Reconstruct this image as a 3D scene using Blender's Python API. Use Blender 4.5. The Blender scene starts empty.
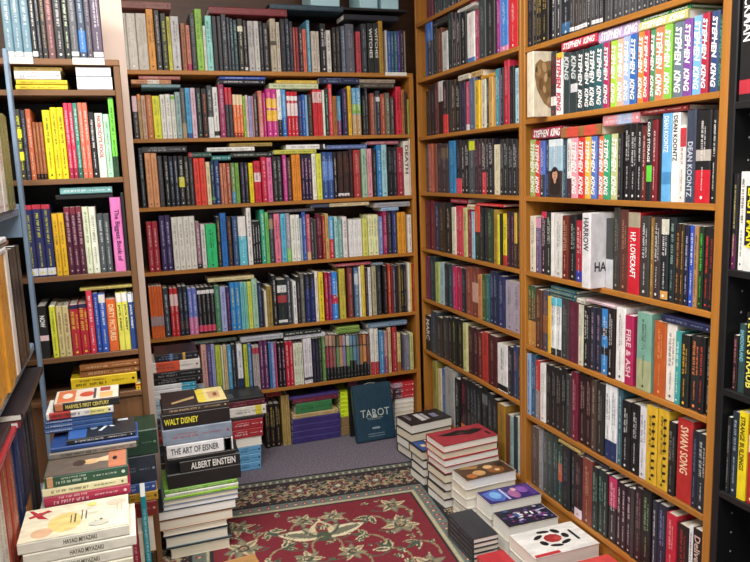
import bpy, math, random, re
import numpy as np
from mathutils import Vector, Matrix

# ---------------------------------------------------------------- basics
S = bpy.context.scene
COL = S.collection
PI = math.pi
rnd = random.Random(7)

# camera, solved from the shelf edges of the photograph (metres, floor z = 0)
F = 704.82
YAW, PITCH, ROLL = map(math.radians, (19.3399, 8.8562, -2.0213))
CX, CY, CZ = -1.41878, -3.32643, 1.36009
cy_, sy_ = math.cos(YAW), math.sin(YAW)
W_ = Vector((sy_*math.cos(PITCH), cy_*math.cos(PITCH), -math.sin(PITCH)))
r0 = Vector((cy_, -sy_, 0)); u0 = r0.cross(W_)
R_ = r0*math.cos(ROLL) + u0*math.sin(ROLL)
U_ = -r0*math.sin(ROLL) + u0*math.cos(ROLL)
CAM = Vector((CX, CY, CZ))

def at(x, y, axis, val):
    """the point of the plane axis = val that the photograph shows at pixel x, y"""
    d = (x-375)/F*R_ - (y-281)/F*U_ + W_
    return CAM + d*((val-CAM[axis])/d[axis])

def along(x, axis, p):
    """move p along a horizontal axis until it shows in pixel column x"""
    n = R_ - W_*((x-375)/F)
    q = Vector(p); q[axis] = 0
    return (CAM.dot(n) - q.dot(n))/n[axis]

def height(y, p):
    n = U_ + W_*((y-281)/F)
    q = Vector(p); q[2] = 0
    return (CAM.dot(n) - q.dot(n))/n[2]

cd = bpy.data.cameras.new('camera'); cam = bpy.data.objects.new('camera', cd); COL.objects.link(cam)
cd.sensor_width = 36; cd.lens = F/750*36; cd.clip_start = .02
cam.matrix_world = Matrix(((R_.x, U_.x, -W_.x, CX), (R_.y, U_.y, -W_.y, CY), (R_.z, U_.z, -W_.z, CZ), (0, 0, 0, 1)))
S.camera = cam

# ---------------------------------------------------------------- materials
def lin(c): return c/12.92 if c <= .04045 else ((c+.055)/1.055)**2.4
def rgb(h):
    h = ''.join(c*2 for c in h) if len(h) == 3 else h
    return tuple(int(h[i:i+2], 16)/255 for i in (0, 2, 4))
MATS = {}
def mat(h, kind='print'):
    k = (h, kind)
    if k in MATS: return MATS[k]
    m = bpy.data.materials.new(kind+'_'+h); m.use_nodes = True
    nt = m.node_tree; b = nt.nodes['Principled BSDF']
    c = [lin(v) for v in rgb(h)]
    N, L = nt.nodes.new, nt.links.new
    b.inputs['Roughness'].default_value = {'print': .42, 'ink': .5, 'paper': .85, 'wood': .45, 'woodx': .45, 'woody': .45, 'woodz': .45, 'paint': .6, 'metal': .4, 'carpet': .95}[kind]
    if kind == 'ink':
        b.inputs['Base Color'].default_value = (*c, 1)
    else:
        tc = N('ShaderNodeTexCoord'); mp = N('ShaderNodeMapping'); nz = N('ShaderNodeTexNoise'); rp = N('ShaderNodeValToRGB')
        L(tc.outputs['Object'], mp.inputs['Vector']); L(mp.outputs['Vector'], nz.inputs['Vector']); L(nz.outputs['Fac'], rp.inputs['Fac'])
        L(rp.outputs['Color'], b.inputs['Base Color'])
        lo, hi = {'print': (.82, 1.1), 'paper': (.86, 1.04), 'wood': (.74, 1.12), 'woodx': (.74, 1.12), 'woody': (.74, 1.12), 'woodz': (.74, 1.12), 'paint': (.93, 1.04), 'metal': (.9, 1.05), 'carpet': (.5, 1.5)}[kind]
        sc = {'print': (60, 60, 25), 'paper': (900, 6, 6), 'wood': (4, 4, 60), 'woodx': (1.6, 45, 45), 'woody': (45, 1.6, 45), 'woodz': (45, 45, 1.6), 'paint': (6, 6, 6), 'metal': (20, 20, 20), 'carpet': (130, 130, 130)}[kind]
        mp.inputs['Scale'].default_value = sc
        nz.inputs['Scale'].default_value = 1; nz.inputs['Detail'].default_value = 3
        e = rp.color_ramp.elements
        e[0].position, e[1].position = .3, .7
        e[0].color = (*[v*lo for v in c], 1); e[1].color = (*[min(1, v*hi+(.004 if kind == 'print' else 0)) for v in c], 1)
        if kind == 'carpet':
            bp = N('ShaderNodeBump'); bp.inputs['Strength'].default_value = .5; bp.inputs['Distance'].default_value = .004
            L(nz.outputs['Fac'], bp.inputs['Height']); L(bp.outputs['Normal'], b.inputs['Normal'])
    MATS[k] = m
    return m

# ---------------------------------------------------------------- meshes
class MB:
    def __init__(s): s.v = []; s.f = []; s.m = []
    def add(s, vs, fs, mi=0):
        o = len(s.v); s.v += [tuple(v) for v in vs]; s.f += [tuple(i+o for i in f) for f in fs]; s.m += [mi]*len(fs); return s
    def box(s, a, b, mi=0):
        x0, y0, z0 = a; x1, y1, z1 = b
        return s.add([(x0, y0, z0), (x1, y0, z0), (x1, y1, z0), (x0, y1, z0), (x0, y0, z1), (x1, y0, z1), (x1, y1, z1), (x0, y1, z1)],
                     [(0, 3, 2, 1), (4, 5, 6, 7), (0, 1, 5, 4), (1, 2, 6, 5), (2, 3, 7, 6), (3, 0, 4, 7)], mi)
    def bbox(s, a, b, c=.002, mi=0):
        """box with bevelled long edges on the four uprights and top/bottom rims"""
        x0, y0, z0 = a; x1, y1, z1 = b
        def ring(z, i): return [(x0+i, y0, z), (x1-i, y0, z), (x1, y0+i, z), (x1, y1-i, z), (x1-i, y1, z), (x0+i, y1, z), (x0, y1-i, z), (x0, y0+i, z)]
        def ring2(z, i): return [(x0+c+i, y0+i, z), (x1-c-i, y0+i, z), (x1-i, y0+c+i, z), (x1-i, y1-c-i, z), (x1-c-i, y1-i, z), (x0+c+i, y1-i, z), (x0+i, y1-c-i, z), (x0+i, y0+c+i, z)]
        vs = ring2(z0, c)+ring2(z0+c, 0)+ring2(z1-c, 0)+ring2(z1, c)
        fs = [tuple(range(7, -1, -1)), tuple(range(24, 32))]
        for k in range(3):
            for i in range(8):
                j = (i+1) % 8; fs.append((k*8+i, k*8+j, k*8+8+j, k*8+8+i))
        return s.add(vs, fs, mi)
    def build(s, name, mats, parent=None):
        me = bpy.data.meshes.new(name); me.from_pydata(s.v, [], s.f)
        if not isinstance(mats, (list, tuple)): mats = [mats]
        for m in mats: me.materials.append(m)
        if len(mats) > 1: me.polygons.foreach_set('material_index', s.m)
        me.update()
        o = bpy.data.objects.new(name, me); COL.objects.link(o)
        if parent is not None: o.parent = parent
        return o

def tag(o, label=None, cat=None, group=None, kind=None):
    if label: o['label'] = label
    if cat: o['category'] = cat
    if group: o['group'] = group
    if kind: o['kind'] = kind
    return o
def empty(name, loc=(0, 0, 0), rz=0):
    o = bpy.data.objects.new(name, None); o.empty_display_size = .05; COL.objects.link(o); o.location = loc; o.rotation_euler = (0, 0, rz); return o

# real words are set in the default face; unreadable print becomes letter-like dashes
TXT = {}
def text_mesh(t, sh=0.0, bold=0.0):
    k = (t, sh, bold)
    if k not in TXT:
        c = bpy.data.curves.new('t', 'FONT'); c.body = t; c.shear = sh; c.offset = bold; c.resolution_u = 2
        o = bpy.data.objects.new('t', c); COL.objects.link(o)
        bpy.context.view_layer.update()
        me = bpy.data.meshes.new_from_object(o.evaluated_get(bpy.context.evaluated_depsgraph_get()))
        vs = np.array([v.co[:] for v in me.vertices]); fs = [tuple(p.vertices) for p in me.polygons]
        bpy.data.objects.remove(o); bpy.data.curves.remove(c); bpy.data.meshes.remove(me)
        lo, hi = vs.min(0), vs.max(0)
        vs = (vs-lo)/np.maximum(hi-lo, 1e-6)
        TXT[k] = (vs, fs, (hi-lo)[0]/(hi-lo)[1])
    return TXT[k]

def glyphs(r, n, hgt, adv):
    """n letter-like shapes without meaning, as (u0, u1, v0, v1) strokes; u along the line, v across"""
    out = []
    u = 0
    while n > 0:
        wl = min(n, r.choice((2, 3, 4, 5, 6, 7)))
        for _ in range(wl):
            w = adv*.72; st = max(adv*.2, .0005)
            out.append((u, u+st, 0, hgt))
            k = r.random()
            if k < .65: out.append((u+w-st, u+w, 0 if k < .4 else hgt*.45, hgt))
            if k > .25: out.append((u+st, u+w-st, hgt*.8, hgt))
            if k < .55 or k > .8: out.append((u+st, u+w-st, hgt*.4, hgt*.58))
            u += adv
        u += adv*.7; n -= wl+1
    return out, u

# ---------------------------------------------------------------- colour words
def cname(h):
    r, g, b = rgb(h); mx, mn = max(r, g, b), min(r, g, b); v = mx; s = (mx-mn)/mx if mx else 0
    d = mx-mn or 1
    hue = (60*((g-b)/d % 6) if mx == r else 60*((b-r)/d+2) if mx == g else 60*((r-g)/d+4)) % 360
    if v < .185: return 'black'
    if s < .14: return 'white' if v > .83 else 'pale grey' if v > .62 else 'grey' if v > .36 else 'charcoal' if v > .25 else 'black'
    if v < .27 and s < .33: return 'black'
    if v < .36:
        if 200 <= hue < 255: return 'navy'
        if 90 <= hue < 200: return 'dark teal' if hue > 150 else 'dark green'
        if 255 <= hue < 330: return 'dark purple'
        return 'maroon' if (s > .55 and (hue < 15 or hue > 330)) else 'dark brown'
    if hue < 14 or hue >= 342:
        return 'pink' if v > .7 and s < .55 else 'maroon' if v < .5 else 'red' if s > .6 else 'dusty red'
    if hue < 38:
        if v > .75 and s > .6: return 'orange'
        if v > .78 and s < .4: return 'cream' if s < .25 else 'peach'
        return 'brown' if v < .7 else 'tan'
    if hue < 72:
        if s < .3 and v > .8: return 'cream'
        if v > .72 and s > .55: return 'yellow' if hue < 64 else 'lime'
        return 'olive' if hue > 50 and s > .3 else 'khaki' if v > .5 else 'dark khaki'
    if hue < 160: return 'lime green' if (v > .7 and s > .5 and hue < 100) else 'pale green' if s < .35 and v > .6 else 'green'
    if hue < 196: return 'aqua' if v > .7 else 'teal'
    if hue < 250: return 'pale blue' if (s < .4 and v > .6) else 'sky blue' if v > .8 else 'slate blue' if s < .5 else 'blue'
    if hue < 300: return 'lavender' if v > .65 and s < .4 else 'purple'
    return 'magenta' if s > .6 else 'pink' if v > .65 else 'plum'
ORD = 'first second third fourth fifth sixth seventh eighth ninth tenth eleventh twelfth thirteenth fourteenth fifteenth sixteenth seventeenth eighteenth nineteenth twentieth twenty-first twenty-second twenty-third twenty-fourth twenty-fifth twenty-sixth twenty-seventh twenty-eighth twenty-ninth thirtieth thirty-first thirty-second thirty-third thirty-fourth'.split()

# ---------------------------------------------------------------- one book
# local frame: spine on y = 0 facing -y, fore-edge at y = d, foot at z = 0, head at z = h, front board on +x
PAPER = ['f4f0e6', 'f2eee4', 'ece5d4', 'f6f5f0', 'e8dfc8']
def make_book(name, t, h, d, cover, letter='-', bands=(), text=None, style='', r=None, paper=None, hard=True, words=(.3, .88)):
    r = r or rnd
    b = min(.0022 if hard else .001, t*.16); c = min(.003 if hard else .0018, t*.2)
    a = t/2
    out = [(-a, d), (-a, c), (-a+c, 0), (a-c, 0), (a, c), (a, d)]
    inn = [(a-b, d), (a-b, b+c), (-a+b, b+c), (-a+b, d)]
    ring = out+inn
    mb = MB(); n = len(ring)
    vs = [(x, y, 0) for x, y in ring]+[(x, y, h) for x, y in ring]
    fs = [(i, (i+1) % n, n+(i+1) % n, n+i) for i in range(n)]
    for o, fl in ((0, 1), (n, 0)):
        for q in ((0, 1, 8, 9), (1, 2, 3, 4, 7, 8), (4, 5, 6, 7)):
            q = tuple(o+i for i in q); fs.append(q if fl else q[::-1])
    root = mb.add(vs, fs).build(name, mat(cover))
    e = .0022 if hard else .0004
    pg = MB().box((-a+b+.0001, b+c+.0002, e), (a-b-.0001, d-(e if hard else .0005), h-e))
    pg.build('page_block', mat(paper or r.choice(PAPER), 'paper'), root)
    fw = (t-2*c)
    if bands:
        for lo, hi, hx in bands:
            m = MB()
            m.add([(-a+c, -.0003, h*lo), (a-c, -.0003, h*lo), (a-c, -.0003, h*hi), (-a+c, -.0003, h*hi)], [(0, 1, 2, 3)])
            m.add([(-a-.0001, c, h*lo), (-a+c, -.0003, h*lo), (-a+c, -.0003, h*hi), (-a-.0001, c, h*hi)], [(0, 1, 2, 3)])
            m.add([(a-c, -.0003, h*lo), (a+.0001, c, h*lo), (a+.0001, c, h*hi), (a-c, -.0003, h*hi)], [(0, 1, 2, 3)])
            m.build('spine_band', mat(hx), root)
    if text:
        m = MB()
        sk = style == 'sk'
        lo, hi = words
        vs, fs, asp = text_mesh(text, .28 if sk else 0, .035 if sk else .02)
        Lh = fw*(.86 if sk else .7); Ln = h*(hi-lo)
        if not sk: Ln = min(Ln, Lh*asp*2.0); Lh = min(Lh, Ln/asp*1.7)
        P = []
        for u, v, _ in vs:
            wob = .05*math.sin(u*61)+.04*math.sin(u*23+1) if sk else 0
            P.append(((v-.5+wob)*Lh, -.0008, h*hi-u*Ln))
        m.add(P, fs)
        m.build('title_lettering', mat(letter, 'ink'), root)
    elif letter != '-':
        m = MB()
        hgt = min(fw*r.uniform(.42, .62), r.uniform(.0062, .0095))
        adv = max(hgt*r.uniform(.5, .68), .0015)
        lo = r.uniform(.42, .52); hi = r.uniform(.86, .93)
        sp = [(lo, hi, hgt, adv), (.13, lo-.05, min(hgt*.62, .0046), max(adv*.62, .0013))]
        if fw > .02: sp.append((lo+.02, hi-.06, hgt*.6, adv*.7))
        for i, (l0, h0, hg, ad) in enumerate(sp):
            k = max(2, int((h0-l0)*h/ad)-2)
            g, u = glyphs(r, k, hg, ad)
            sc = min(1.3, (h0-l0)*h/max(u, 1e-6))
            off = (hgt*.9 if i == 2 else -hgt*.45 if (i == 0 and fw > .02) else 0)
            for u0, u1, v0, v1 in g:
                z1, z0 = h*h0-u0*sc, h*h0-u1*sc
                m.add([(off+v0-hg/2, -.0007, z0), (off+v1-hg/2, -.0007, z0), (off+v1-hg/2, -.0007, z1), (off+v0-hg/2, -.0007, z1)], [(0, 1, 2, 3)])
        q = min(fw*.2, .0045); z = max(h*.06, q+.004)
        m.add([(q*math.cos(i*PI/4), -.0007, z+q*math.sin(i*PI/4)) for i in range(8)], [tuple(range(8))])
        m.build('title_lettering', mat(letter, 'ink'), root)
    root['t'] = t; root['h'] = h; root['d'] = d
    return root

def cover_art(bk, shapes, name='cover_art'):
    """printed shapes on the front board: (colour, [(along, across), ...]) with 0..1 along foot->head, 0..1 spine->fore-edge"""
    t, h, d = bk['t'], bk['h'], bk['d']; cs = []; m = MB()
    for k, (hx, pts) in enumerate(shapes):
        if hx not in cs: cs.append(hx)
        m.add([(t/2+.0003+.00012*k, q*d, p*h) for p, q in pts], [tuple(range(len(pts)))], cs.index(hx))
    return m.build(name, [mat(x) for x in cs], bk)
def ell(a, b, ra, rb, n=14, rot=0):
    return [(a+ra*math.cos(i*2*PI/n)*math.cos(rot)-rb*math.sin(i*2*PI/n)*math.sin(rot), b+ra*math.cos(i*2*PI/n)*math.sin(rot)+rb*math.sin(i*2*PI/n)*math.cos(rot)) for i in range(n)]
def rect(a0, b0, a1, b1): return [(a0, b0), (a1, b0), (a1, b1), (a0, b1)]
def cover_text(bk, t, a, b, da, db, hx, flip=0, name='cover_lettering', bold=.02):
    """words on the front board; they run from spine to fore-edge (flip=0) or from foot to head (flip=1)"""
    vs, fs, asp = text_mesh(t, 0, bold)
    T, h, d = bk['t'], bk['h'], bk['d']
    P = []
    for u, v, _ in vs:
        if flip == 0: p, q = a+v*da, b+u*db
        elif flip == 1: p, q = a+da-u*da, b+v*db
        else: p, q = a+u*da, b+db-v*db
        P.append((T/2+.0011, q*d, p*h))
    return MB().add(P, fs).build(name, mat(hx, 'ink'), bk)

LIE = Matrix(((0, 0, -1, 0), (0, 1, 0, 0), (1, 0, 0, 0), (0, 0, 0, 1)))
def lay(bk, cx, cy, z, yaw=0.0):
    t, h, d = bk['t'], bk['h'], bk['d']
    Rz = Matrix.Rotation(yaw, 4, 'Z')
    bk.matrix_world = Matrix.Translation(Vector((cx, cy, z+t/2)) + Rz @ Vector((h/2, -d/2, 0))) @ Rz @ LIE
    return z+t+.0004

# ---------------------------------------------------------------- a shelf of books
LABELS = {}
def uniq(l):
    return l
def lettering_words(letter, text):
    return '' if letter == '-' else cname(letter)+' lettering'

REG = []   # (book, colour word, letter word, band word, shelf phrase, flat?)
def parse(tok):
    p = tok.split(','); x0, x1, top = map(float, p[:3]); cov, let = p[3], p[4]
    o = dict(x0=x0, x1=x1, top=top, cover=cov, letter=let, bands=[], n=1, text=None, p=0, d=None, lab=None, style='')
    for q in p[5:]:
        if q[:2] == 'n=': o['n'] = int(q[2:])
        elif q[:2] == 't:': o['text'] = q[2:].replace('_', ' ')
        elif q[:2] == 'k:': o['text'] = q[2:].replace('_', ' '); o['style'] = 'sk'
        elif q[:2] == 'p:': o['p'] = float(q[2:])/100
        elif q[:2] == 'd:': o['d'] = float(q[2:])/100
        elif q[:2] == 'L:': o['lab'] = q[2:].replace('_', ' ')
        elif q[:2] == 'w:': o['w'] = tuple(float(v)/100 for v in q[2:].split('-'))
        else:
            lo, hi, hx = q.split('-'); o['bands'].append((float(lo)/100, float(hi)/100, hx))
    return o

def shelf(rows, flats, axis, plane, zb, zup, phrase, group, names, dep=(.125, .15), back=(.004, .012), seed=1, face=-1, lim=None, cap=99):
    """books standing on the board whose top is at zb. axis 0: spines face the room's near side (back and left cases); axis 1: spines face the left (right wall)."""
    r = random.Random(seed)
    tops = []; made = []
    for tok in rows.split():
        o = parse(tok)
        base = Vector((0, 0, zb)); base[1-axis] = plane
        s0, s1 = along(o['x0'], axis, base), along(o['x1'], axis, base)
        m = Vector(base); m[axis] = (s0+s1)/2
        ht = min(height(o['top'], m), zup-.004, cap)-zb
        for k in range(o['n']):
            a, b = s0+(s1-s0)*k/o['n'], s0+(s1-s0)*(k+1)/o['n']
            lo, hi = min(a, b), max(a, b)
            if lim: lo, hi = max(lo, lim[0]), min(hi, lim[1])
            if hi-lo < .003: print('book skipped', tok); continue
            t = hi-lo-.0008
            d = o['d'] or r.uniform(*dep)
            thin = t < .017
            nm = names[0] if t < (.0205 if axis == 1 else .017) else names[1]  # axis 1: slimmer hard-bound novels share the first name with paperbacks
            h = ht-(r.uniform(0, .0015) if o['n'] > 1 else 0)
            pull = r.uniform(*back)-o['p']
            bk = make_book(nm, t, h, d, o['cover'], o['letter'], o['bands'], o['text'], o['style'], r, hard=not thin, words=o.get('w', (.06, .94) if o['style'] == 'sk' else (.3, .9)))
            if axis == 0: bk.matrix_world = Matrix.Translation(((lo+hi)/2, plane+pull, zb+.0006))
            else: bk.matrix_world = Matrix.Translation((plane-face*pull, (lo+hi)/2, zb+.0006)) @ Matrix.Rotation(face*PI/2, 4, 'Z')
            bk['category'] = 'book'; bk['group'] = group
            REG.append((bk, o, phrase, False)); made.append(bk)
            tops.append([lo, hi, zb+h+.001])
    for tok in flats.split():
        o = parse(tok.replace('/', ','))     # x0, x1, thickness in pixels
        base = Vector((0, 0, zb+.2)); base[1-axis] = plane
        s0, s1 = along(o['x0'], axis, base), along(o['x1'], axis, base)
        lo, hi = min(s0, s1), max(s0, s1)
        if lim: lo, hi = max(lo, lim[0]), min(hi, lim[1])
        z = max([q[2] for q in tops if q[1] > lo+.001 and q[0] < hi-.001] or [zb+.001])
        m = Vector(base); m[axis] = (lo+hi)/2; m[2] = z
        px = (CAM-m).length/F
        t = min(o['top']*px, zup-.003-z)
        if t < .003: print('flat skipped', tok, round(zup-z, 4)); continue
        d = o['d'] or r.uniform(*dep)
        bk = make_book('flat_laid_book', t, hi-lo, d, o['cover'], o['letter'], o['bands'], o['text'], o['style'], r, hard=True, words=o.get('w', (.05, .95)))
        if axis == 0: lay(bk, (lo+hi)/2, plane+r.uniform(.004, .015)-o['p']+d/2, z, 0)
        else: lay(bk, plane-face*(r.uniform(.004, .015)-o['p']+d/2), (lo+hi)/2, z, face*PI/2)
        bk['category'] = 'book'; bk['group'] = group
        REG.append((bk, o, phrase, True)); made.append(bk)
        tops.append([lo, hi, z+t+.0006])
    return made

def finish_labels():
    seen = {}
    by = {}
    for bk, o, ph, flat in REG:
        by.setdefault((ph, flat, cname(o['cover'])), []).append((bk, o))
    for (ph, flat, c), v in by.items():
        for i, (bk, o) in enumerate(v):
            kind = 'book' if flat else {'paperback_book': 'paperback', 'trade_paperback': 'paperback', 'manga_volume': 'paperback', 'hardcover_novel': 'hardback', 'paperback_novel': 'paperback', 'graphic_novel': 'book', 'comic_album': 'book', 'slim_hardback': 'book'}.get(re.sub(r'\.\d+$', '', bk.name), 'book')
            look = ''
            if o['bands']:
                lo, hi, hx = o['bands'][0]
                where = 'foot' if hi < .5 else 'head' if lo > .45 else 'middle'
                if cname(hx) != c: look = 'with '+cname(hx)+' '+where
            if not look and o['letter'] != '-' : look = 'with '+cname(o['letter'])+' lettering'
            n = len(v)
            if n == 1: which = 'the only '+c+' one'
            elif i == n-1: which = 'rightmost '+c+' one'
            elif i == 0: which = 'leftmost '+c+' one'
            else: which = ORD[i]+' '+c+' from left'
            if flat: l = f"flat-lying {c} book {look}, {which}, {ph}"
            else: l = f"{c} {kind} {look}, {which}, {ph}"
            l = re.sub(r' +', ' ', l).replace(' ,', ',')
            if o['lab'] and n >= 1: l = o['lab']+', '+ (which+', ' if len((o['lab']+which+ph).split()) < 14 else '')+ph
            if len(l.replace('-', '').split()) > 16: l = l.replace('the only', 'only')
            bk['label'] = l
# ---------------------------------------------------------------- the setting
def struct(name, a, b, m):
    o = MB().box(a, b).build(name, m); o['kind'] = 'structure'; return o
struct('floor', (-3.2, -4.6, -.06), (1.2, .46, 0), mat('6d6772', 'carpet'))
struct('wall_back', (-2.6, .34, 0), (.4, .44, 2.75), mat('5b3c26', 'wood'))
struct('wall_right', (.33, -4.6, 0), (.43, .34, 2.75), mat('b9a894', 'paint'))
struct('wall_left', (-2.6, -4.6, 0), (-2.5, .34, 2.75), mat('cfc4b6', 'paint'))
struct('ceiling', (-2.6, -4.6, 2.75), (.43, .44, 2.82), mat('eeeae2', 'paint'))
# pale painted upright closing the gap between the two left-hand cases
struct('trim_1', (-1.447, -.6, 0), (-1.366, -.52, 2.5), mat('e6cfc0', 'paint'))

# ---------------------------------------------------------------- bookcases
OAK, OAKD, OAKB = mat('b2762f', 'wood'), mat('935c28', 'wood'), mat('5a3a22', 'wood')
def bookcase(name, label, u0, u1, zs, zt, axis, plane, depth, st, mats, plinth=True, lip=.017, back=True, group=None, z0=0):
    """u0..u1 outer width along the wall, zs tops of the boards, st stile width; axis 0 faces -Y, axis 1 faces -X"""
    front, inner, bk = mats
    root = empty(name, ((u0+u1)/2, plane+depth/2, 0) if axis == 0 else (plane+depth/2, (u0+u1)/2, 0))
    tag(root, label, 'bookcase', group)
    off = root.location
    def bx(nm, a0, a1, p0, p1, z0, z1, m, par=root, c=.0025):
        A = (a0, p0, z0) if axis == 0 else (p0, a0, z0)
        B = (a1, p1, z1) if axis == 0 else (p1, a1, z1)
        A = Vector(A)-off; B = Vector(B)-off
        D = [abs(B[i]-A[i]) for i in range(3)]; m = mat(m.name.split('_')[1], 'wood'+'xyz'[D.index(max(D))])
        return MB().bbox(tuple(A), tuple(B), c).build(nm, m, par)
    bx('side_panel', u0, u0+st, plane, plane+depth, z0, zt, front)
    bx('side_panel', u1-st, u1, plane, plane+depth, z0, zt, front)
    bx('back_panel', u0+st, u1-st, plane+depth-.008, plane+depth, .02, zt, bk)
    for z in zs:
        s = bx('shelf_board', u0+st, u1-st, plane+.004, plane+depth-.008, z-lip, z, inner)
        bx('front_lip', u0+st, u1-st, plane, plane+.004, z-lip, z, front, s, .001)
    if plinth: bx('plinth', u0+st, u1-st, plane+.01, plane+.03, z0, zs[-1]-lip, front)
    bx('top_board', u0, u1, plane, plane+depth, zt, zt+.02, front)
    return root, bx

ZB = [1.832, 1.536, 1.233, .941, .632, .321]
ZA = [2.06, 1.797, 1.520, 1.248, .965, .706, .433, .12]
ZC = [1.781, 1.527, 1.247, .966, .679, .400, .12]
ZL = [1.737, 1.643, 1.370, 1.063, .797, .655]
ZD = [1.495, 1.085, .774, .495, .12]
YL = -.88
XL = -1.372
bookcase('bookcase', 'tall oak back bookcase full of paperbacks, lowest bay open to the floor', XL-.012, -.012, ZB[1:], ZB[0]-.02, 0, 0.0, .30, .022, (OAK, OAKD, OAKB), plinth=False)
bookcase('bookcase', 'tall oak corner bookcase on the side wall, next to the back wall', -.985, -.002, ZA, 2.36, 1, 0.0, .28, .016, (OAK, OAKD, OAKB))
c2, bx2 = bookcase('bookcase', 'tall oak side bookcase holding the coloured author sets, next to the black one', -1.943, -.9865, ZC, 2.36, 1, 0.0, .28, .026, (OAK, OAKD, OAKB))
cD, bxD = bookcase('bookcase', 'black bookcase with peg holes beside the oak unit, cut off at picture edge', -2.92, -1.945, ZD, 2.2, 1, 0.0, .28, .022, (mat('17171a', 'wood'), mat('141417', 'wood'), mat('101013', 'wood')))
# peg holes in the black side panel
m = MB()
for k in range(34):
    z = .2+.055*k
    if min(abs(z-q) for q in ZD) < .03: continue
    for p in (.05, .16):
        m.add([(p-.14+.0028*math.cos(i*PI/4), .4655-.0004, z+.0028*math.sin(i*PI/4)) for i in range(8)], [tuple(range(8))])
m.build('peg_hole', mat('b9b9bd', 'ink'), cD)
bookcase('bookcase', 'narrow brown bookcase at left holding comic albums', -1.80, -1.392, ZL[1:], ZL[0]-.02, 0, YL, .27, .02, (mat('7c5738', 'wood'), mat('6a4a30', 'wood'), mat('1d1815', 'wood')), z0=.0065)
# card labels on the shelf edges
def card(pa, pb, z, hgt, plane, label, hx='e9e6dc'):
    o = MB().bbox((pa, plane-.0035, z-hgt), (pb, plane-.0012, z), .0008).build('shelf_card', mat(hx, 'paper'))
    tag(o, label, 'label')
card(at(6, 58, 1, YL).x, at(33, 58, 1, YL).x, ZL[0]+.003, .021, YL, 'blank white card strip on the upper board edge, under grey volumes')
card(at(72, 56, 1, YL).x, at(104, 56, 1, YL).x, ZL[0]+.003, .021, YL, 'blank white card strip on the upper board edge, nearer the pale upright')
card(at(385, 73, 1, 0).x, at(406.5, 73, 1, 0).x, ZB[0]+.003, .017, 0, 'blank white card strip under the purple and blue books')

# ---------------------------------------------------------------- books: back bookcase
LB = (XL+.012, -.0355)
BN = ('paperback_book', 'trade_paperback')
MN = ('manga_volume', 'trade_paperback')
SB = lambda k: f'back bookcase {k} shelf'
shelf('''121.8,130,12.5,cfcabf,a9a49a 130,139.3,13,d2cdc3,f2f0ea 139.5,150,13,c9c4ba,a9a49a 150.2,157.3,8.8,e29a35,7a4a18 157.8,163.4,9.7,2a282c,dcd8d4
163.9,169.8,13,2a2a22,d8e020 169.9,173.6,16.4,c4bc3c,7a7420,0-45-dcd83a 173.8,182.2,16,d2d2d4,2c2c34 183.4,188.2,22.8,a5673f,4a2a18 188.4,192.6,25,cf8270,7a2a30,0-14-b82c60
193,198.2,14,33343c,8a8a92 198.4,205.3,8.8,96cc46,4a7020 205.5,208.2,25.6,e6e8de,9a9a90 208.4,214.7,15.4,9adfd6,33646a
215,219.8,16,26252b,55555c 220,224,16,302f35,707078 224.2,229.4,14,34343c,b0b0bc 229.6,232.4,17,28323a,8a9aa0 232.6,235.9,18,25303a,9abac0 236,239.6,19.5,233c44,8ab0b4
240.2,245.6,18.5,28261f,e0dcc0,76-86-e8e4d0 245.8,249,20,1d1b1e,c8c8c8,2-8-e0e0e0 250.3,256.2,20.7,b9b5b5,55524f 256.4,261.6,20.7,c6c6c0,77746e 261.8,265,21,232025,8a8a8a 265.2,270.5,23,27232b,c8c8c8
272.4,278.3,18.5,b9ad99,5a5044,50-58-4a4238 278.5,282,22,c6beac,7a7466 282.6,287.5,19,1f1f26,5a5a66 287.7,291.4,18.5,1e2636,9aa4b8 291.6,295.1,21,27232d,8a8088
295.3,297.2,27,b25048,e0b0a8 297.4,300.4,27,7c2a30,e05048 300.6,304.2,27,2c1d24,c0b8b8 304.4,308.4,29,df6f5e,7a2a28 308.7,312,20,5a9ab2,d0e4ea
313,318.4,31,c9bdb1,5a4a44 318.6,321,31,d2c8ba,7a6a60 322,327.8,23.5,202023,ececec 328,332.8,30,dad6ce,4a4a4a 334.5,337.7,27,2b2927,a09a90 337.9,341.3,27,2e2b28,8a857c
343,346.9,26,5f6b79,b8c4d0 347.1,355.6,24,5b5d69,9a9ca8 357.7,362.4,31.3,b8474f,5a1a20 363.4,368.7,23.5,343840,a0a8b0 369.5,375.2,23,232829,dcdcd4,t:WITCHES 375.5,380.4,23,252a2b,dcdcd4,t:WITCHES
380.6,384.8,20.6,b48a36,6a4a14 387,388.8,30,c9c5bd,- 389,391.9,31,3759a0,c0d0e8 392.1,395.4,31,2d5074,a0b8c8 395.6,398.5,31,2e626c,a0c0c4 398.7,401.1,31,4a388c,b0a8d8 401.3,405.3,30,2f2032,a090a8 405.6,407,31,8c8270,-''',
'''122/172/6.5/8a5044/5a2a24 210/288/6.5/7a2028/a04038 272/345/5/2c4452/4a6a78 345/400/5/20222c/3a3c48''',
0, 0, ZB[0], 2.2, SB('top'), 'books on the top shelf of the back bookcase', BN, seed=2, lim=LB)
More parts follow.
